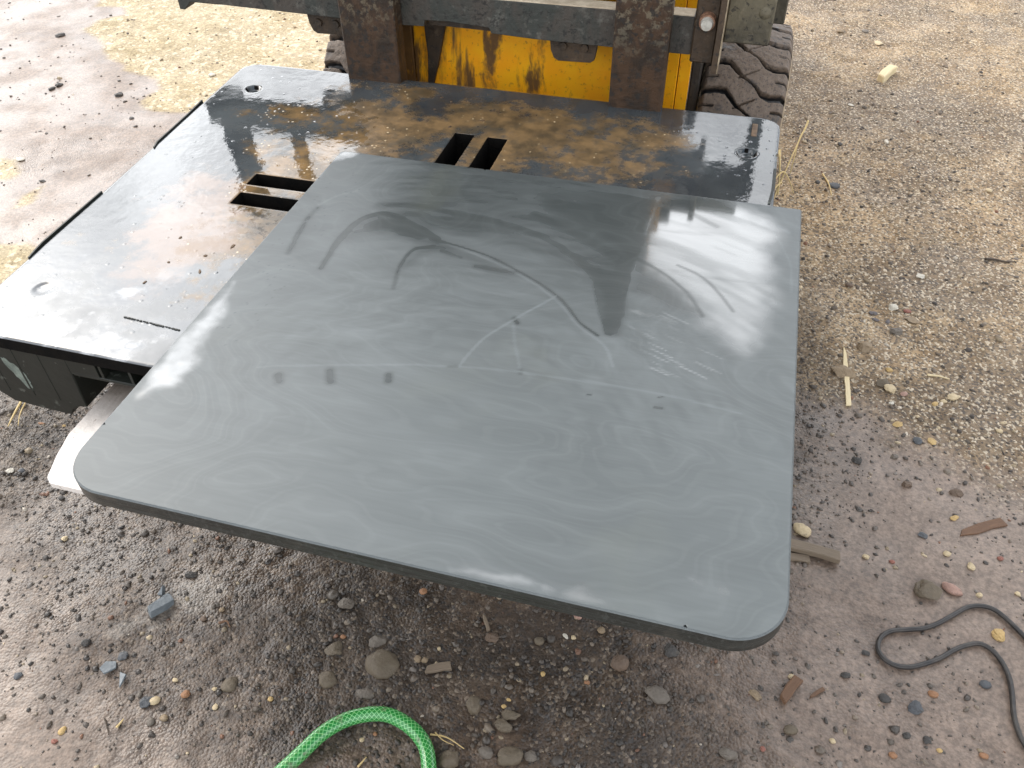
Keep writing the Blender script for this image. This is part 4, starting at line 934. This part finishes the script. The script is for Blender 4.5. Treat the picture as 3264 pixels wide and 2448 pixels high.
# ------------------------------------------------------------------ loose stones
STONES = [
 (0.472,1.787,0.0237,0.0224,0.0127,20,(0.500,0.470,0.400),'angular','white angular stone beside the pink pebble among slate chips on the dry gravel'),
 (0.505,1.785,0.0183,0.0125,0.0070,10,(0.220,0.085,0.060),'round','pink-red pebble just beside the white angular stone on the dry gravel'),
 (0.514,1.751,0.0316,0.0237,0.0062,0,(0.210,0.155,0.095),'flat','flat buff stone just below the pink-red pebble on the dry gravel'),
 (0.472,1.688,0.0281,0.0250,0.0145,30,(0.120,0.102,0.083),'angular','grey and white stone just below the patch of purple slate chips'),
 (0.423,1.749,0.0227,0.0127,0.0054,15,(0.090,0.080,0.083),'flat','largest purple slate chip beside the white angular stone'),
 (0.456,1.729,0.0180,0.0126,0.0054,60,(0.090,0.080,0.083),'flat','purple slate chip above the grey and white stone'),
 (0.427,1.724,0.0195,0.0112,0.0053,-30,(0.090,0.080,0.083),'flat','lower purple slate chip under the largest slate chip'),
 (0.396,1.607,0.0333,0.0336,0.0183,20,(0.210,0.155,0.095),'angular','tan wedge-shaped stone standing above the long stone on the stick'),
 (0.344,1.501,0.0560,0.0317,0.0192,-5,(0.210,0.155,0.095),'angular','long tan stone lying across a pale wooden stick'),
 (0.431,1.490,0.0317,0.0229,0.0138,15,(0.105,0.082,0.054),'angular','brown stone touching the cream-yellow stone right of the stick'),
 (0.445,1.474,0.0246,0.0266,0.0135,35,(0.460,0.370,0.230),'angular','cream-yellow stone touching the brown stone right of the stick'),
 (0.473,1.465,0.0163,0.0110,0.0067,30,(0.300,0.185,0.145),'round','small pink and cream pebble right of the cream-yellow stone'),
 (0.536,1.454,0.0161,0.0104,0.0063,30,(0.420,0.290,0.120),'angular','yellow crumb at the left end of the yellow sandstone crumbs'),
 (0.556,1.468,0.0135,0.0119,0.0072,0,(0.460,0.370,0.230),'angular','pale middle piece of the yellow sandstone crumbs'),
 (0.575,1.483,0.0311,0.0170,0.0102,25,(0.460,0.370,0.230),'angular','largest yellow crumb of the sandstone crumbs on the damp soil'),
 (0.446,1.429,0.0114,0.0087,0.0053,0,(0.500,0.470,0.400),'angular','small whitish stone below the cream-yellow stone'),
 (0.448,1.542,0.0140,0.0129,0.0077,0,(0.420,0.290,0.120),'angular','orange-yellow crumb between the tan wedge stone and the brown stone'),
 (0.369,1.850,0.0182,0.0152,0.0085,0,(0.105,0.070,0.047),'round','round dark brown pebble left of the purple slate chips'),
 (0.544,1.933,0.0223,0.0181,0.0057,10,(0.500,0.470,0.400),'flat','flat whitish stone on the dry gravel above the purple slate chips'),
 (0.490,1.326,0.0199,0.0192,0.0109,40,(0.065,0.070,0.077),'angular','dark slate stone on the mud below the yellow sandstone crumbs'),
 (0.369,1.238,0.0213,0.0167,0.0106,0,(0.040,0.037,0.034),'angular',"blackish lump on the grey mud near the slab's right edge"),
 (0.455,1.367,0.0196,0.0156,0.0057,30,(0.420,0.290,0.120),'flat','flat yellow smear of sandstone on mud below the two touching stones'),
 (0.519,1.334,0.0192,0.0195,0.0061,0,(0.420,0.290,0.120),'flat','flat yellow sandstone smear right of the dark slate stone'),
 (0.660,1.407,0.0130,0.0111,0.0067,0,(0.460,0.370,0.230),'round','small cream pebble on brown soil near the right border'),
 (0.335,2.341,0.0313,0.0224,0.0112,-5,(0.065,0.070,0.077),'round','bluish grey stone with pale top beside a thin straw on the dry gravel'),
 (0.290,2.352,0.0139,0.0183,0.0077,0,(0.040,0.037,0.034),'round','small black pebble left of the bluish grey stone'),
 (0.374,3.614,0.0276,0.0303,0.0113,0,(0.210,0.155,0.095),'round','pale round pebble on the dry gravel high behind the tyre'),
 (0.471,3.639,0.0238,0.0264,0.0098,0,(0.120,0.102,0.083),'round','grey pebble right of the pale round pebble high on the dry gravel'),
 (0.516,3.520,0.0316,0.0540,0.0069,10,(0.460,0.370,0.230),'flat','pale flat stone on the gravel above the sawn wood block'),
 (0.397,2.916,0.0181,0.0183,0.0055,0,(0.500,0.470,0.400),'flat','small bright white stone below the sawn wood block'),
 (0.357,2.617,0.0129,0.0215,0.0071,0,(0.040,0.037,0.034),'round','small black pebble beyond the straw at the pallet corner'),
 (0.500,2.662,0.0139,0.0377,0.0076,0,(0.500,0.470,0.400),'angular','small whitish upright stone right of the straw clump'),
 (0.771,2.426,0.0173,0.0186,0.0089,0,(0.460,0.370,0.230),'round','cream pebble far out on the dry gravel at the right'),
 (0.265,1.031,0.0302,0.0223,0.0145,-25,(0.460,0.370,0.230),'round',"bone-like pale yellow stone half under the slab's right edge"),
 (0.478,0.954,0.0446,0.0385,0.0246,10,(0.105,0.082,0.054),'angular','greyish brown jagged rock on the mud above the black cable'),
 (0.518,0.970,0.0305,0.0183,0.0119,-20,(0.300,0.185,0.145),'round','smooth pinkish brown pebble leaning against the jagged rock'),
 (0.583,0.895,0.0218,0.0211,0.0120,15,(0.420,0.290,0.120),'angular','yellow stone lying inside the loop of black cable'),
 (0.395,0.732,0.0167,0.0145,0.0092,0,(0.040,0.037,0.034),'round','round black pebble below the black cable, left of the slate-blue stone'),
 (0.441,0.728,0.0214,0.0199,0.0118,-15,(0.065,0.070,0.077),'angular','slate-blue stone in the mud below the black cable'),
 (0.370,0.805,0.0143,0.0088,0.0058,0,(0.040,0.037,0.034),'angular',"black stone just outside the cable's left bend"),
 (0.469,0.759,0.0148,0.0103,0.0068,-10,(0.250,0.125,0.060),'round','orange-brown pebble between the black cable and the slate-blue stone'),
 (0.519,1.048,0.0124,0.0115,0.0068,0,(0.460,0.370,0.230),'round','round cream pebble above the jagged rock'),
 (0.558,1.030,0.0134,0.0164,0.0074,0,(0.460,0.370,0.230),'angular','upper cream stone of the pale ones right of the jagged rock'),
 (0.564,0.971,0.0119,0.0093,0.0060,0,(0.460,0.370,0.230),'angular','small cream crumb right of the pinkish brown pebble'),
 (0.627,0.989,0.0108,0.0084,0.0054,0,(0.460,0.370,0.230),'angular','cream crumb above the cable at the right border'),
 (0.377,1.003,0.0135,0.0106,0.0069,0,(0.460,0.370,0.230),'angular','pale crumb right of the weathered wood pieces'),
 (0.422,1.003,0.0101,0.0070,0.0045,0,(0.220,0.085,0.060),'round','small red brick pebble on the mud above the cable'),
 (0.610,1.061,0.0101,0.0086,0.0055,0,(0.220,0.085,0.060),'round','dark red pebble near the right border above the cable'),
 (0.541,1.136,0.0164,0.0105,0.0067,20,(0.420,0.290,0.120),'angular','yellow crumb on the mud left of the reddish bark strip'),
 (0.336,0.754,0.0140,0.0105,0.0069,0,(0.040,0.037,0.034),'round',"black pebble left below the cable's bend"),
 (0.550,0.798,0.0169,0.0132,0.0086,0,(0.065,0.070,0.077),'round','dark round pebble inside the lower right curve of the cable'),
 (0.424,0.679,0.0142,0.0114,0.0075,0,(0.040,0.037,0.034),'angular','blackish stone under the slate-blue stone'),
 (0.453,0.681,0.0123,0.0133,0.0068,40,(0.040,0.037,0.034),'angular','black stone beside the blackish stone under the slate-blue stone'),
 (0.253,0.640,0.0191,0.0146,0.0096,15,(0.105,0.082,0.054),'round','tan-grey stone below the brown bark chip'),
 (0.551,1.201,0.0253,0.0170,0.0107,10,(0.105,0.070,0.047),'angular','brown lump on the mud far right of the slab'),
 (0.460,1.198,0.0207,0.0154,0.0098,20,(0.105,0.070,0.047),'angular','brown lump with pale cap on the mud right of the slab'),
 (0.481,1.080,0.0184,0.0128,0.0056,-10,(0.065,0.070,0.077),'flat','flat dark slate chip on the mud above the round cream pebble'),
 (0.402,0.643,0.0112,0.0093,0.0061,0,(0.250,0.125,0.060),'round','orange and cream pebble at the bottom border under the cable'),
 (0.532,0.677,0.0130,0.0087,0.0057,0,(0.250,0.125,0.060),'round','orange and white pebble at the bottom right'),
 (0.252,0.728,0.0100,0.0080,0.0052,0,(0.460,0.370,0.230),'round','small cream pebble at the top of the brown bark chip'),
 (0.470,0.669,0.0084,0.0067,0.0044,0,(0.420,0.290,0.120),'round','small yellowish pebble between the two orange pebbles at the bottom'),
 (0.315,0.640,0.0085,0.0081,0.0047,0,(0.460,0.370,0.230),'round','small cream pebble right of the tan-grey stone'),
 (-0.808,0.486,0.0146,0.0166,0.0057,0,(0.065,0.070,0.077),'flat','round flat dark slate chip above the pointed splinter'),
 (-0.955,0.413,0.0133,0.0131,0.0056,0,(0.065,0.070,0.077),'flat','dark slate chip near the left border'),
 (-1.056,0.665,0.0129,0.0119,0.0071,10,(0.460,0.370,0.230),'angular','cream pebble alone on the mud left of the slab'),
 (-0.673,0.455,0.0135,0.0135,0.0074,0,(0.250,0.125,0.060),'round','rust-orange round pebble below the slate chips'),
 (-0.714,0.432,0.0159,0.0125,0.0082,45,(0.460,0.370,0.230),'round','elongated cream pebble below the slate chips'),
 (-0.616,0.448,0.0094,0.0106,0.0052,0,(0.460,0.370,0.230),'angular','squarish cream pebble right of the rust-orange pebble'),
 (-0.827,0.354,0.0102,0.0133,0.0056,0,(0.420,0.290,0.120),'round','round yellow pebble near the lower left corner'),
 (-0.828,0.337,0.0106,0.0078,0.0052,0,(0.220,0.085,0.060),'angular','brick-red pebble beside the round yellow pebble'),
 (-0.726,0.428,0.0209,0.0200,0.0115,20,(0.065,0.070,0.077),'angular','dark slate-blue stone left of the elongated cream pebble'),
 (-0.614,0.488,0.0263,0.0229,0.0145,30,(0.105,0.082,0.054),'round','tan half-buried rock in the mud right of the slate chips'),
 (-1.122,0.746,0.0135,0.0105,0.0066,0,(0.040,0.037,0.034),'angular','black angular stone on the mud below the fork tip'),
 (-0.781,0.653,0.0203,0.0155,0.0102,20,(0.040,0.037,0.034),'angular',"black lump on the mud below the slab's front edge"),
 (-0.881,0.490,0.0190,0.0144,0.0094,30,(0.040,0.037,0.034),'angular','black clod on the mud left of the slate chips'),
 (-0.703,0.472,0.0096,0.0063,0.0041,0,(0.460,0.370,0.230),'round','small cream pebble above the rust-orange pebble'),
 (-0.633,0.475,0.0086,0.0066,0.0043,40,(0.460,0.370,0.230),'angular','pale crumb above the squarish cream pebble'),
 (-0.693,0.605,0.0087,0.0082,0.0048,0,(0.210,0.155,0.095),'round','small tan pebble right of the broken slate wedge'),
 (-0.714,0.581,0.0129,0.0099,0.0065,0,(0.105,0.070,0.047),'angular','brown brick crumb right of the broken slate wedge'),
 (-0.745,0.436,0.0085,0.0101,0.0047,0,(0.120,0.102,0.083),'round','small grey pebble above the dark slate-blue stone'),
 (-0.685,0.412,0.0128,0.0104,0.0069,0,(0.210,0.155,0.095),'round','tan pebble under the elongated cream pebble'),
 (-0.702,0.401,0.0117,0.0121,0.0065,0,(0.120,0.102,0.083),'round','grey pebble under the dark slate-blue stone'),
 (-0.388,0.582,0.0462,0.0510,0.0254,70,(0.105,0.082,0.054),'round','largest half-buried rock in front of the slab above the green hose'),
 (-0.413,0.618,0.0346,0.0251,0.0165,30,(0.120,0.102,0.083),'angular','grey rock touching the top of the largest half-buried rock'),
 (-0.465,0.535,0.0304,0.0248,0.0163,10,(0.105,0.082,0.054),'round','round mossy tan rock left of the largest half-buried rock'),
 (-0.477,0.588,0.0323,0.0224,0.0147,30,(0.105,0.082,0.054),'angular','flat-topped tan rock upper left of the largest half-buried rock'),
 (-0.490,0.668,0.0250,0.0252,0.0138,0,(0.120,0.102,0.083),'angular',"grey rock close under the slab's front edge"),
 (-0.395,0.528,0.0180,0.0326,0.0099,85,(0.120,0.102,0.083),'angular','narrow grey stone between the largest half-buried rock and the green hose'),
 (-0.233,0.462,0.0319,0.0265,0.0170,30,(0.105,0.082,0.054),'angular','tan rock at the bottom border just right of the green hose'),
 (-0.147,0.490,0.0366,0.0256,0.0164,20,(0.105,0.082,0.054),'round','brown-tan rock at the bottom border, longest of the row right of the hose'),
 (-0.118,0.500,0.0188,0.0203,0.0103,0,(0.120,0.102,0.083),'angular','grey angular stone right end of the bottom row of rocks'),
 (-0.184,0.486,0.0207,0.0159,0.0102,0,(0.120,0.102,0.083),'round','grey stone between the two tan rocks in the bottom row'),
 (-0.169,0.531,0.0280,0.0204,0.0132,0,(0.105,0.082,0.054),'angular','lower of two stacked tan rocks above the bottom row'),
 (-0.165,0.551,0.0282,0.0178,0.0116,10,(0.105,0.082,0.054),'angular','upper of two stacked tan rocks above the bottom row'),
 (-0.223,0.553,0.0216,0.0271,0.0119,20,(0.105,0.082,0.054),'round','tan half-buried rock up and left of the two stacked tan rocks'),
 (-0.471,0.612,0.0095,0.0075,0.0049,0,(0.250,0.125,0.060),'round','orange pebble above the flat-topped tan rock'),
 (-0.369,0.726,0.0132,0.0129,0.0073,0,(0.250,0.125,0.060),'round',"orange-brown pebble under the slab's front edge"),
 (-0.308,0.631,0.0068,0.0073,0.0037,0,(0.460,0.370,0.230),'angular','upper cream crumb right of the largest half-buried rock'),
 (-0.304,0.605,0.0082,0.0080,0.0045,0,(0.460,0.370,0.230),'angular','lower cream crumb right of the largest half-buried rock'),
 (-0.178,0.562,0.0088,0.0071,0.0046,0,(0.420,0.290,0.120),'angular','yellow crumb just above the two stacked tan rocks'),
 (-0.173,0.575,0.0074,0.0058,0.0038,0,(0.420,0.290,0.120),'angular','upper yellow crumb above the two stacked tan rocks'),
 (-0.355,0.471,0.0067,0.0058,0.0037,0,(0.250,0.125,0.060),'round','orange pebble inside the arc of the green hose'),
 (-0.372,0.458,0.0072,0.0075,0.0039,0,(0.460,0.370,0.230),'round','cream pebble inside the arc of the green hose'),
 (-0.538,0.482,0.0085,0.0069,0.0045,0,(0.420,0.290,0.120),'round','yellow pebble left above the green hose'),
 (-0.335,0.604,0.0123,0.0112,0.0068,0,(0.210,0.155,0.095),'angular','left one of two pale stones between the rock and the cream crumbs'),
 (-0.324,0.604,0.0113,0.0115,0.0062,0,(0.210,0.155,0.095),'angular','right one of two pale stones beside the lower cream crumb'),
 (-0.229,0.672,0.0262,0.0165,0.0109,0,(0.105,0.070,0.047),'angular','brown clod at the foot of the short wood splinter'),
 (-0.015,0.681,0.0286,0.0228,0.0149,30,(0.105,0.070,0.047),'round',"brown rock set in dark grit below the slab's front edge"),
 (0.050,0.643,0.0257,0.0338,0.0141,80,(0.120,0.102,0.083),'round',"greyish upright oval rock in the grit below the slab's rounded corner"),
 (0.061,0.723,0.0237,0.0218,0.0130,0,(0.040,0.037,0.034),'angular',"large black stone under the slab's rounded right corner"),
 (-0.152,0.687,0.0157,0.0140,0.0086,0,(0.105,0.082,0.054),'round','brown stone left of the white-and-cream crumbs under the front edge'),
 (-0.099,0.744,0.0149,0.0093,0.0061,0,(0.300,0.185,0.145),'angular',"pinkish stone close under the slab's front edge"),
 (-0.098,0.707,0.0084,0.0081,0.0046,0,(0.460,0.370,0.230),'angular','cream crumb below the pinkish stone'),
 (-0.111,0.706,0.0126,0.0069,0.0045,-40,(0.500,0.470,0.400),'angular','whitish crumb left of the cream crumb below the pinkish stone'),
 (-0.061,0.635,0.0100,0.0081,0.0053,0,(0.250,0.125,0.060),'angular','orange crumb in the dark grit left of the oval rock'),
 (-0.056,0.732,0.0126,0.0113,0.0069,0,(0.210,0.155,0.095),'round','tan stone right of the pinkish stone under the front edge'),
 (0.198,0.683,0.0217,0.0144,0.0058,-25,(0.210,0.155,0.095),'flat','flat tan stone half sunk left of the brown bark chip'),
 (0.164,0.577,0.0262,0.0197,0.0128,0,(0.120,0.102,0.083),'angular','grey rock at the bottom border below the bark chip'),
 (0.214,0.600,0.0070,0.0082,0.0039,0,(0.220,0.085,0.060),'round','small red pebble right of the grey rock at the bottom border'),
 (-0.132,0.632,0.0076,0.0087,0.0042,0,(0.420,0.290,0.120),'round','small yellow pebble in dark grit above the bottom row of rocks'),
 (-1.375,0.922,0.0164,0.0118,0.0070,20,(0.120,0.102,0.083),'round','grey pebble at the foot of the pallet beside the straw'),
 (-1.272,0.937,0.0190,0.0084,0.0051,-10,(0.120,0.102,0.083),'flat','flat grey stone touching the corner of the pallet foot'),
 (-1.288,0.904,0.0147,0.0052,0.0048,5,(0.250,0.125,0.060),'flat','orange wood-coloured flake on the grit by the fork'),
 (-1.244,0.915,0.0094,0.0060,0.0049,20,(0.420,0.290,0.120),'flat','yellow flake beside the fork blade'),
 (-1.262,0.776,0.0165,0.0113,0.0069,25,(0.500,0.470,0.400),'angular','whitish stone near the left border by the fork tip'),
 (-1.240,0.782,0.0127,0.0112,0.0069,0,(0.065,0.070,0.077),'angular','dark stone right of the whitish stone at the left border'),
 (-2.116,2.383,0.0284,0.0297,0.0122,0,(0.040,0.037,0.034),'angular',"dark stone with a light top on the mud beside the pallet's far left edge"),
 (-2.136,1.889,0.0281,0.0224,0.0057,5,(0.500,0.470,0.400),'flat','flat white stone near the left border on the mud'),
 (-2.677,2.803,0.0363,0.0338,0.0120,10,(0.040,0.037,0.034),'angular','dark clod on the pale mud in the upper left'),
 (-2.380,2.400,0.0232,0.0288,0.0113,0,(0.040,0.037,0.034),'angular','upper one of two neighbouring black clods on the upper left mud'),
 (-2.388,2.371,0.0173,0.0294,0.0095,0,(0.040,0.037,0.034),'round','smaller one of two neighbouring black clods on the upper left mud'),
 (-1.872,2.607,0.0235,0.0247,0.0101,0,(0.500,0.470,0.400),'round','upper whitish pebble of two on the cream gravel behind the pallet'),
 (-1.967,2.234,0.0195,0.0141,0.0061,0,(0.040,0.037,0.034),'angular',"small dark clod near the middle of the pallet's left edge"),
 (-1.977,1.790,0.0212,0.0133,0.0062,0,(0.040,0.037,0.034),'angular','black clod on mud near the left border below the white stone')]
def stone_mesh(shape, seed, w, d, h):
    r = random.Random(seed); bm = bmesh.new(); bmesh.ops.create_icosphere(bm, subdivisions=4 if w > .05 else 3 if w > .02 else 2, radius=1.0)
    ph = [r.uniform(0, 6.28) for _ in range(6)]
    planes = []
    for _ in range({'angular': 9, 'flat': 7, 'round': 4}[shape]):
        a_ = r.uniform(0, 6.28); e = r.uniform(-.5, .9); planes.append((Vector((math.cos(a_) * math.cos(e), math.sin(a_) * math.cos(e), math.sin(e))), r.uniform(.62, .88) if shape != 'round' else r.uniform(.8, .95)))
    for v in bm.verts:
        c = v.co.copy()
        for nn, o_ in planes:
            k = c.dot(nn) - o_
            if k > 0: c -= nn * k * (.97 if shape != 'round' else .75)
        q = c + Vector((ph[0] * 9, ph[1] * 9, ph[2] * 9)); k = 1 + .20 * mnoise.noise(q * 1.1) + .13 * mnoise.noise(q * 2.6) + .07 * mnoise.noise(q * 6.0)
        v.co = Vector((c.x * w / 2 * k * 1.12, c.y * d / 2 * k * 1.12, c.z * h / 2 * k * 1.15))
    me = bpy.data.meshes.new('stone'); bm.normal_update(); bm.to_mesh(me); bm.free(); me.materials.append(M['stone'])
    if shape == 'round': me.shade_smooth()
    return me
for i, (x, y, w, d, h, ang, col, shape, label) in enumerate(STONES):
    o = link('pebble' if w < .034 else 'stone', stone_mesh(shape, i + 11, w, d, h)); o.color = (*col, 1)
    gz = float(ground_h(x, y)[0]); sink = .2 if w < .034 else .26
    if 'half-buried' in label or 'half sunk' in label: sink = .5
    o.location = (x, y, gz + h * (.5 - sink)); o.rotation_euler = (random.uniform(-.12, .12), random.uniform(-.12, .12), math.radians(ang))
    tag(o, label, 'pebble' if w < .034 else 'stone', 'loose stones on the yard')

# ------------------------------------------------------------------ slate offcuts, wood, straw
def gz(x, y): return float(ground_h(x, y)[0])
def chip(name, outline, t, at, lift, rot, mat, label, cat, bevel=.0006):
    o = prism(name, [(x * K, y * K) for x, y in outline], 'z', 0, t * K, M[mat], None, bevel, 1)
    o.location = (at[0] * K, at[1] * K, gz(at[0] * K, at[1] * K) + lift * K); o.rotation_euler = rot
    return tag(o, label, cat)
shard_o = [(-.0085, -.013), (.0012, -.0175), (.0105, .012), (.0, .0165), (-.004, .015)]
chip('slate_shard', shard_o, .013, (-.5875, .4275), .001, (-.22, .12, -.18), 'shard', 'broken slate wedge on the mud, largest of the loose slate pieces', 'slate piece')
chip('slate_splinter', [(-.003, -.004), (.003, -.004), (.0005, .009)], .010, (-.5955, .447), .002, (.3, 0, .2), 'shard', 'dark pointed splinter standing behind the broken slate wedge', 'slate piece', .0003)
chip('slate_chip', [(-.0095, -.004), (-.0005, -.0095), (.0085, .0015), (.004, .0095), (-.0075, .0065)], .0028, (-.6015, .3395), .003, (-.18, .12, .1), 'shard', 'pale grey five-sided slate chip on the dark gravel', 'slate piece')
chip('slate_splinter', [(-.006, .0075), (.0045, .006), (.0055, -.0105)], .0026, (-.5795, .3315), .003, (.1, -.2, 0), 'shard', 'narrow triangular slate splinter beside the five-sided chip', 'slate piece')

def strand(name, pts, r, mat, label, cat, seg=6, taper=True):
    p = catmull(pts, 8); k = len(p); rads = r * (1 - .55 * np.linspace(0, 1, k)) if taper else np.full(k, r)
    o = link(name, tube_mesh(name, p, r, seg, rads), M[mat]); return tag(o, label, cat)
def ground_strand(name, pts, r, mat, label, cat, lift=.0):
    return strand(name, [(x * K, y * K, gz(x * K, y * K) + (r * 1.2 + lift) * K) for x, y in pts], r * K, mat, label, cat)
ground_strand('straw', [(.389, 1.138), (.406, 1.139), (.423, 1.136)], .0019, 'pale_wood', 'short pale straw lying on soil right of the yellow sandstone crumbs', 'straw')
ground_strand('twig', [(.525, 1.512), (.545, 1.517), (.56, 1.512), (.580, 1.516)], .0026, 'twig', 'dark twig lying on dry gravel near the right border', 'twig')
def lath(name, a, b, w, t, mat, label, cat, tip=.25, lift=0.0):
    w *= K; t *= K; a, b = (a[0] * K, a[1] * K), (b[0] * K, b[1] * K)
    a, b = Vector((*a, gz(*a) + lift * K)), Vector((*b, gz(*b) + lift * K)); L = (b - a).length
    o = prism(name, [(0, -w * tip), (L * .35, -w * .5), (L * .7, -w * .42), (L, -w * .55), (L * .985, w * .4), (L * .5, w * .46), (L * .12, w * .3)], 'z', 0, t, M[mat], None, t * .12, 1)
    d = b - a; o.location = a; o.rotation_euler = (0, -math.asin(max(-1, min(1, d.z / L))), math.atan2(d.y, d.x))
    return tag(o, label, cat)
lath('wood_lath', (.258, 1.175), (.263, 1.027), .0085, .003, 'pale_wood', 'pale pointed wooden stick pinned under the long tan stone', 'stick', .1, .001)
lath('wood_block', (.366, 2.315), (.404, 2.395), .026, .022, 'pale_wood', 'small sawn wood block lying alone on the dry gravel', 'wood block', .5, -.004)
lath('wood_piece', (.150, .728), (.243, .7235), .017, .010, 'old_wood', 'weathered wood strip poking out from under the slab\'s right side', 'wood piece', .5, .003)
lath('wood_piece', (.150, .705), (.205, .7135), .012, .007, 'old_wood', 'shorter wood strip crossing beneath the weathered wood strip', 'wood piece', .5, -.001)
lath('bark_chip', (.1735, .500), (.192, .5335), .0125, .008, 'bark', 'brown bark chip lying alone below the slab\'s rounded right corner', 'bark chip', .45, .002)
lath('bark_sliver', (.206, .515), (.222, .531), .0045, .003, 'bark', 'thin orange-brown sliver right of the bark chip', 'bark chip', .2, .001)
lath('bark_strip', (.401, .810), (.463, .849), .015, .003, 'bark', 'thin reddish bark strip on the mud near the right border', 'bark chip', .2, .000)
lath('wood_splinter', (-.187, .5215), (-.1745, .502), .0048, .005, 'old_wood', 'short upright wood splinter in the dark grit under the front edge', 'stick', .3, .002)
lath('wood_piece', (-.234, .433), (-.205, .4465), .011, .005, 'old_wood', 'dark rotten wood piece among grit right of the largest half-buried rock', 'wood piece', .4, .001)
ground_strand('straw', [(-1.000, .692), (-.992, .667), (-.984, .640)], .0022, 'straw', 'thicker straw blade leaning from the grit to the pallet foot', 'straw', .010)
ground_strand('straw', [(-.996, .692), (-.985, .668), (-.974, .648)], .0014, 'straw', 'thinner straw blade crossing beside the thicker blade at the pallet foot', 'straw', .008)
ground_strand('straw', [(-.202, .362), (-.190, .364), (-.178, .362), (-.160, .356)], .0012, 'straw', 'thin bent straw right of the hose arc', 'straw', .002)
ground_strand('straw', [(-.197, .3655), (-.186, .3595), (-.172, .3565)], .0009, 'straw', 'finest straw crossing the bent straw right of the hose arc', 'straw', .003)
ground_strand('straw', [(-.266, .308), (-.261, .3205)], .0013, 'straw', 'short yellow straw inside the hose arc at the bottom border', 'straw', .001)
ground_strand('straw', [(-.550, .279), (-.548, .290)], .0016, 'straw', 'small yellow straw bit on gravel at the lower left', 'straw', .001)
ground_strand('twig', [(-.570, .285), (-.561, .277), (-.554, .270)], .0010, 'twig', 'thin dark twig beside the small straw bit at the lower left', 'twig', .001)
ground_strand('straw', [(-.503, .426), (-.495, .431), (-.487, .425)], .0019, 'bark', 'curled orange flake right of the broken slate wedge', 'straw', .001)
ground_strand('straw', [(.224, 1.773), (.236, 1.726), (.241, 1.673)], .0022, 'straw', 'curved straw beside the bluish grey stone on the dry gravel', 'straw', .001)
# straw clump caught at the pallet's rear right corner
for pts, r, lab in (([(.108, 1.505, .04), (.122, 1.54, .10), (.150, 1.600, .199)], .0023, 'longest straw stalk rising from the pallet\'s rear right corner'),
                    ([(.150, 1.600, .1985), (.147, 1.592, .185), (.140, 1.58, .165), (.138, 1.57, .10)], .0020, 'folded end of the longest straw stalk hanging down'),
                    ([(.106, 1.545, .160), (.112, 1.53, .135), (.118, 1.515, .10), (.119, 1.505, .085)], .0024, 'short straw slanting down along the pallet corner'),
                    ([(.105, 1.50, .120), (.120, 1.52, .128), (.135, 1.525, .110), (.150, 1.53, .08)], .0019, 'straw bowed outwards to the right of the pallet edge'),
                    ([(.104, 1.48, .105), (.118, 1.50, .115), (.122, 1.505, .110)], .0024, 'lowest short straw at the pallet\'s right edge'),
                    ([(.172 * K, 1.90 * K, G0 + .012), (.150 * K, 1.80 * K, G0 + .008), (.134 * K, 1.730 * K, G0 + .006)], .0022, 'brown stalk lying on gravel beyond the straw clump')):
    strand('straw', pts, r, 'straw' if 'brown' not in lab else 'bark', lab, 'straw')

print('GRAVEL', NG, 'GROUND', nx, ny)
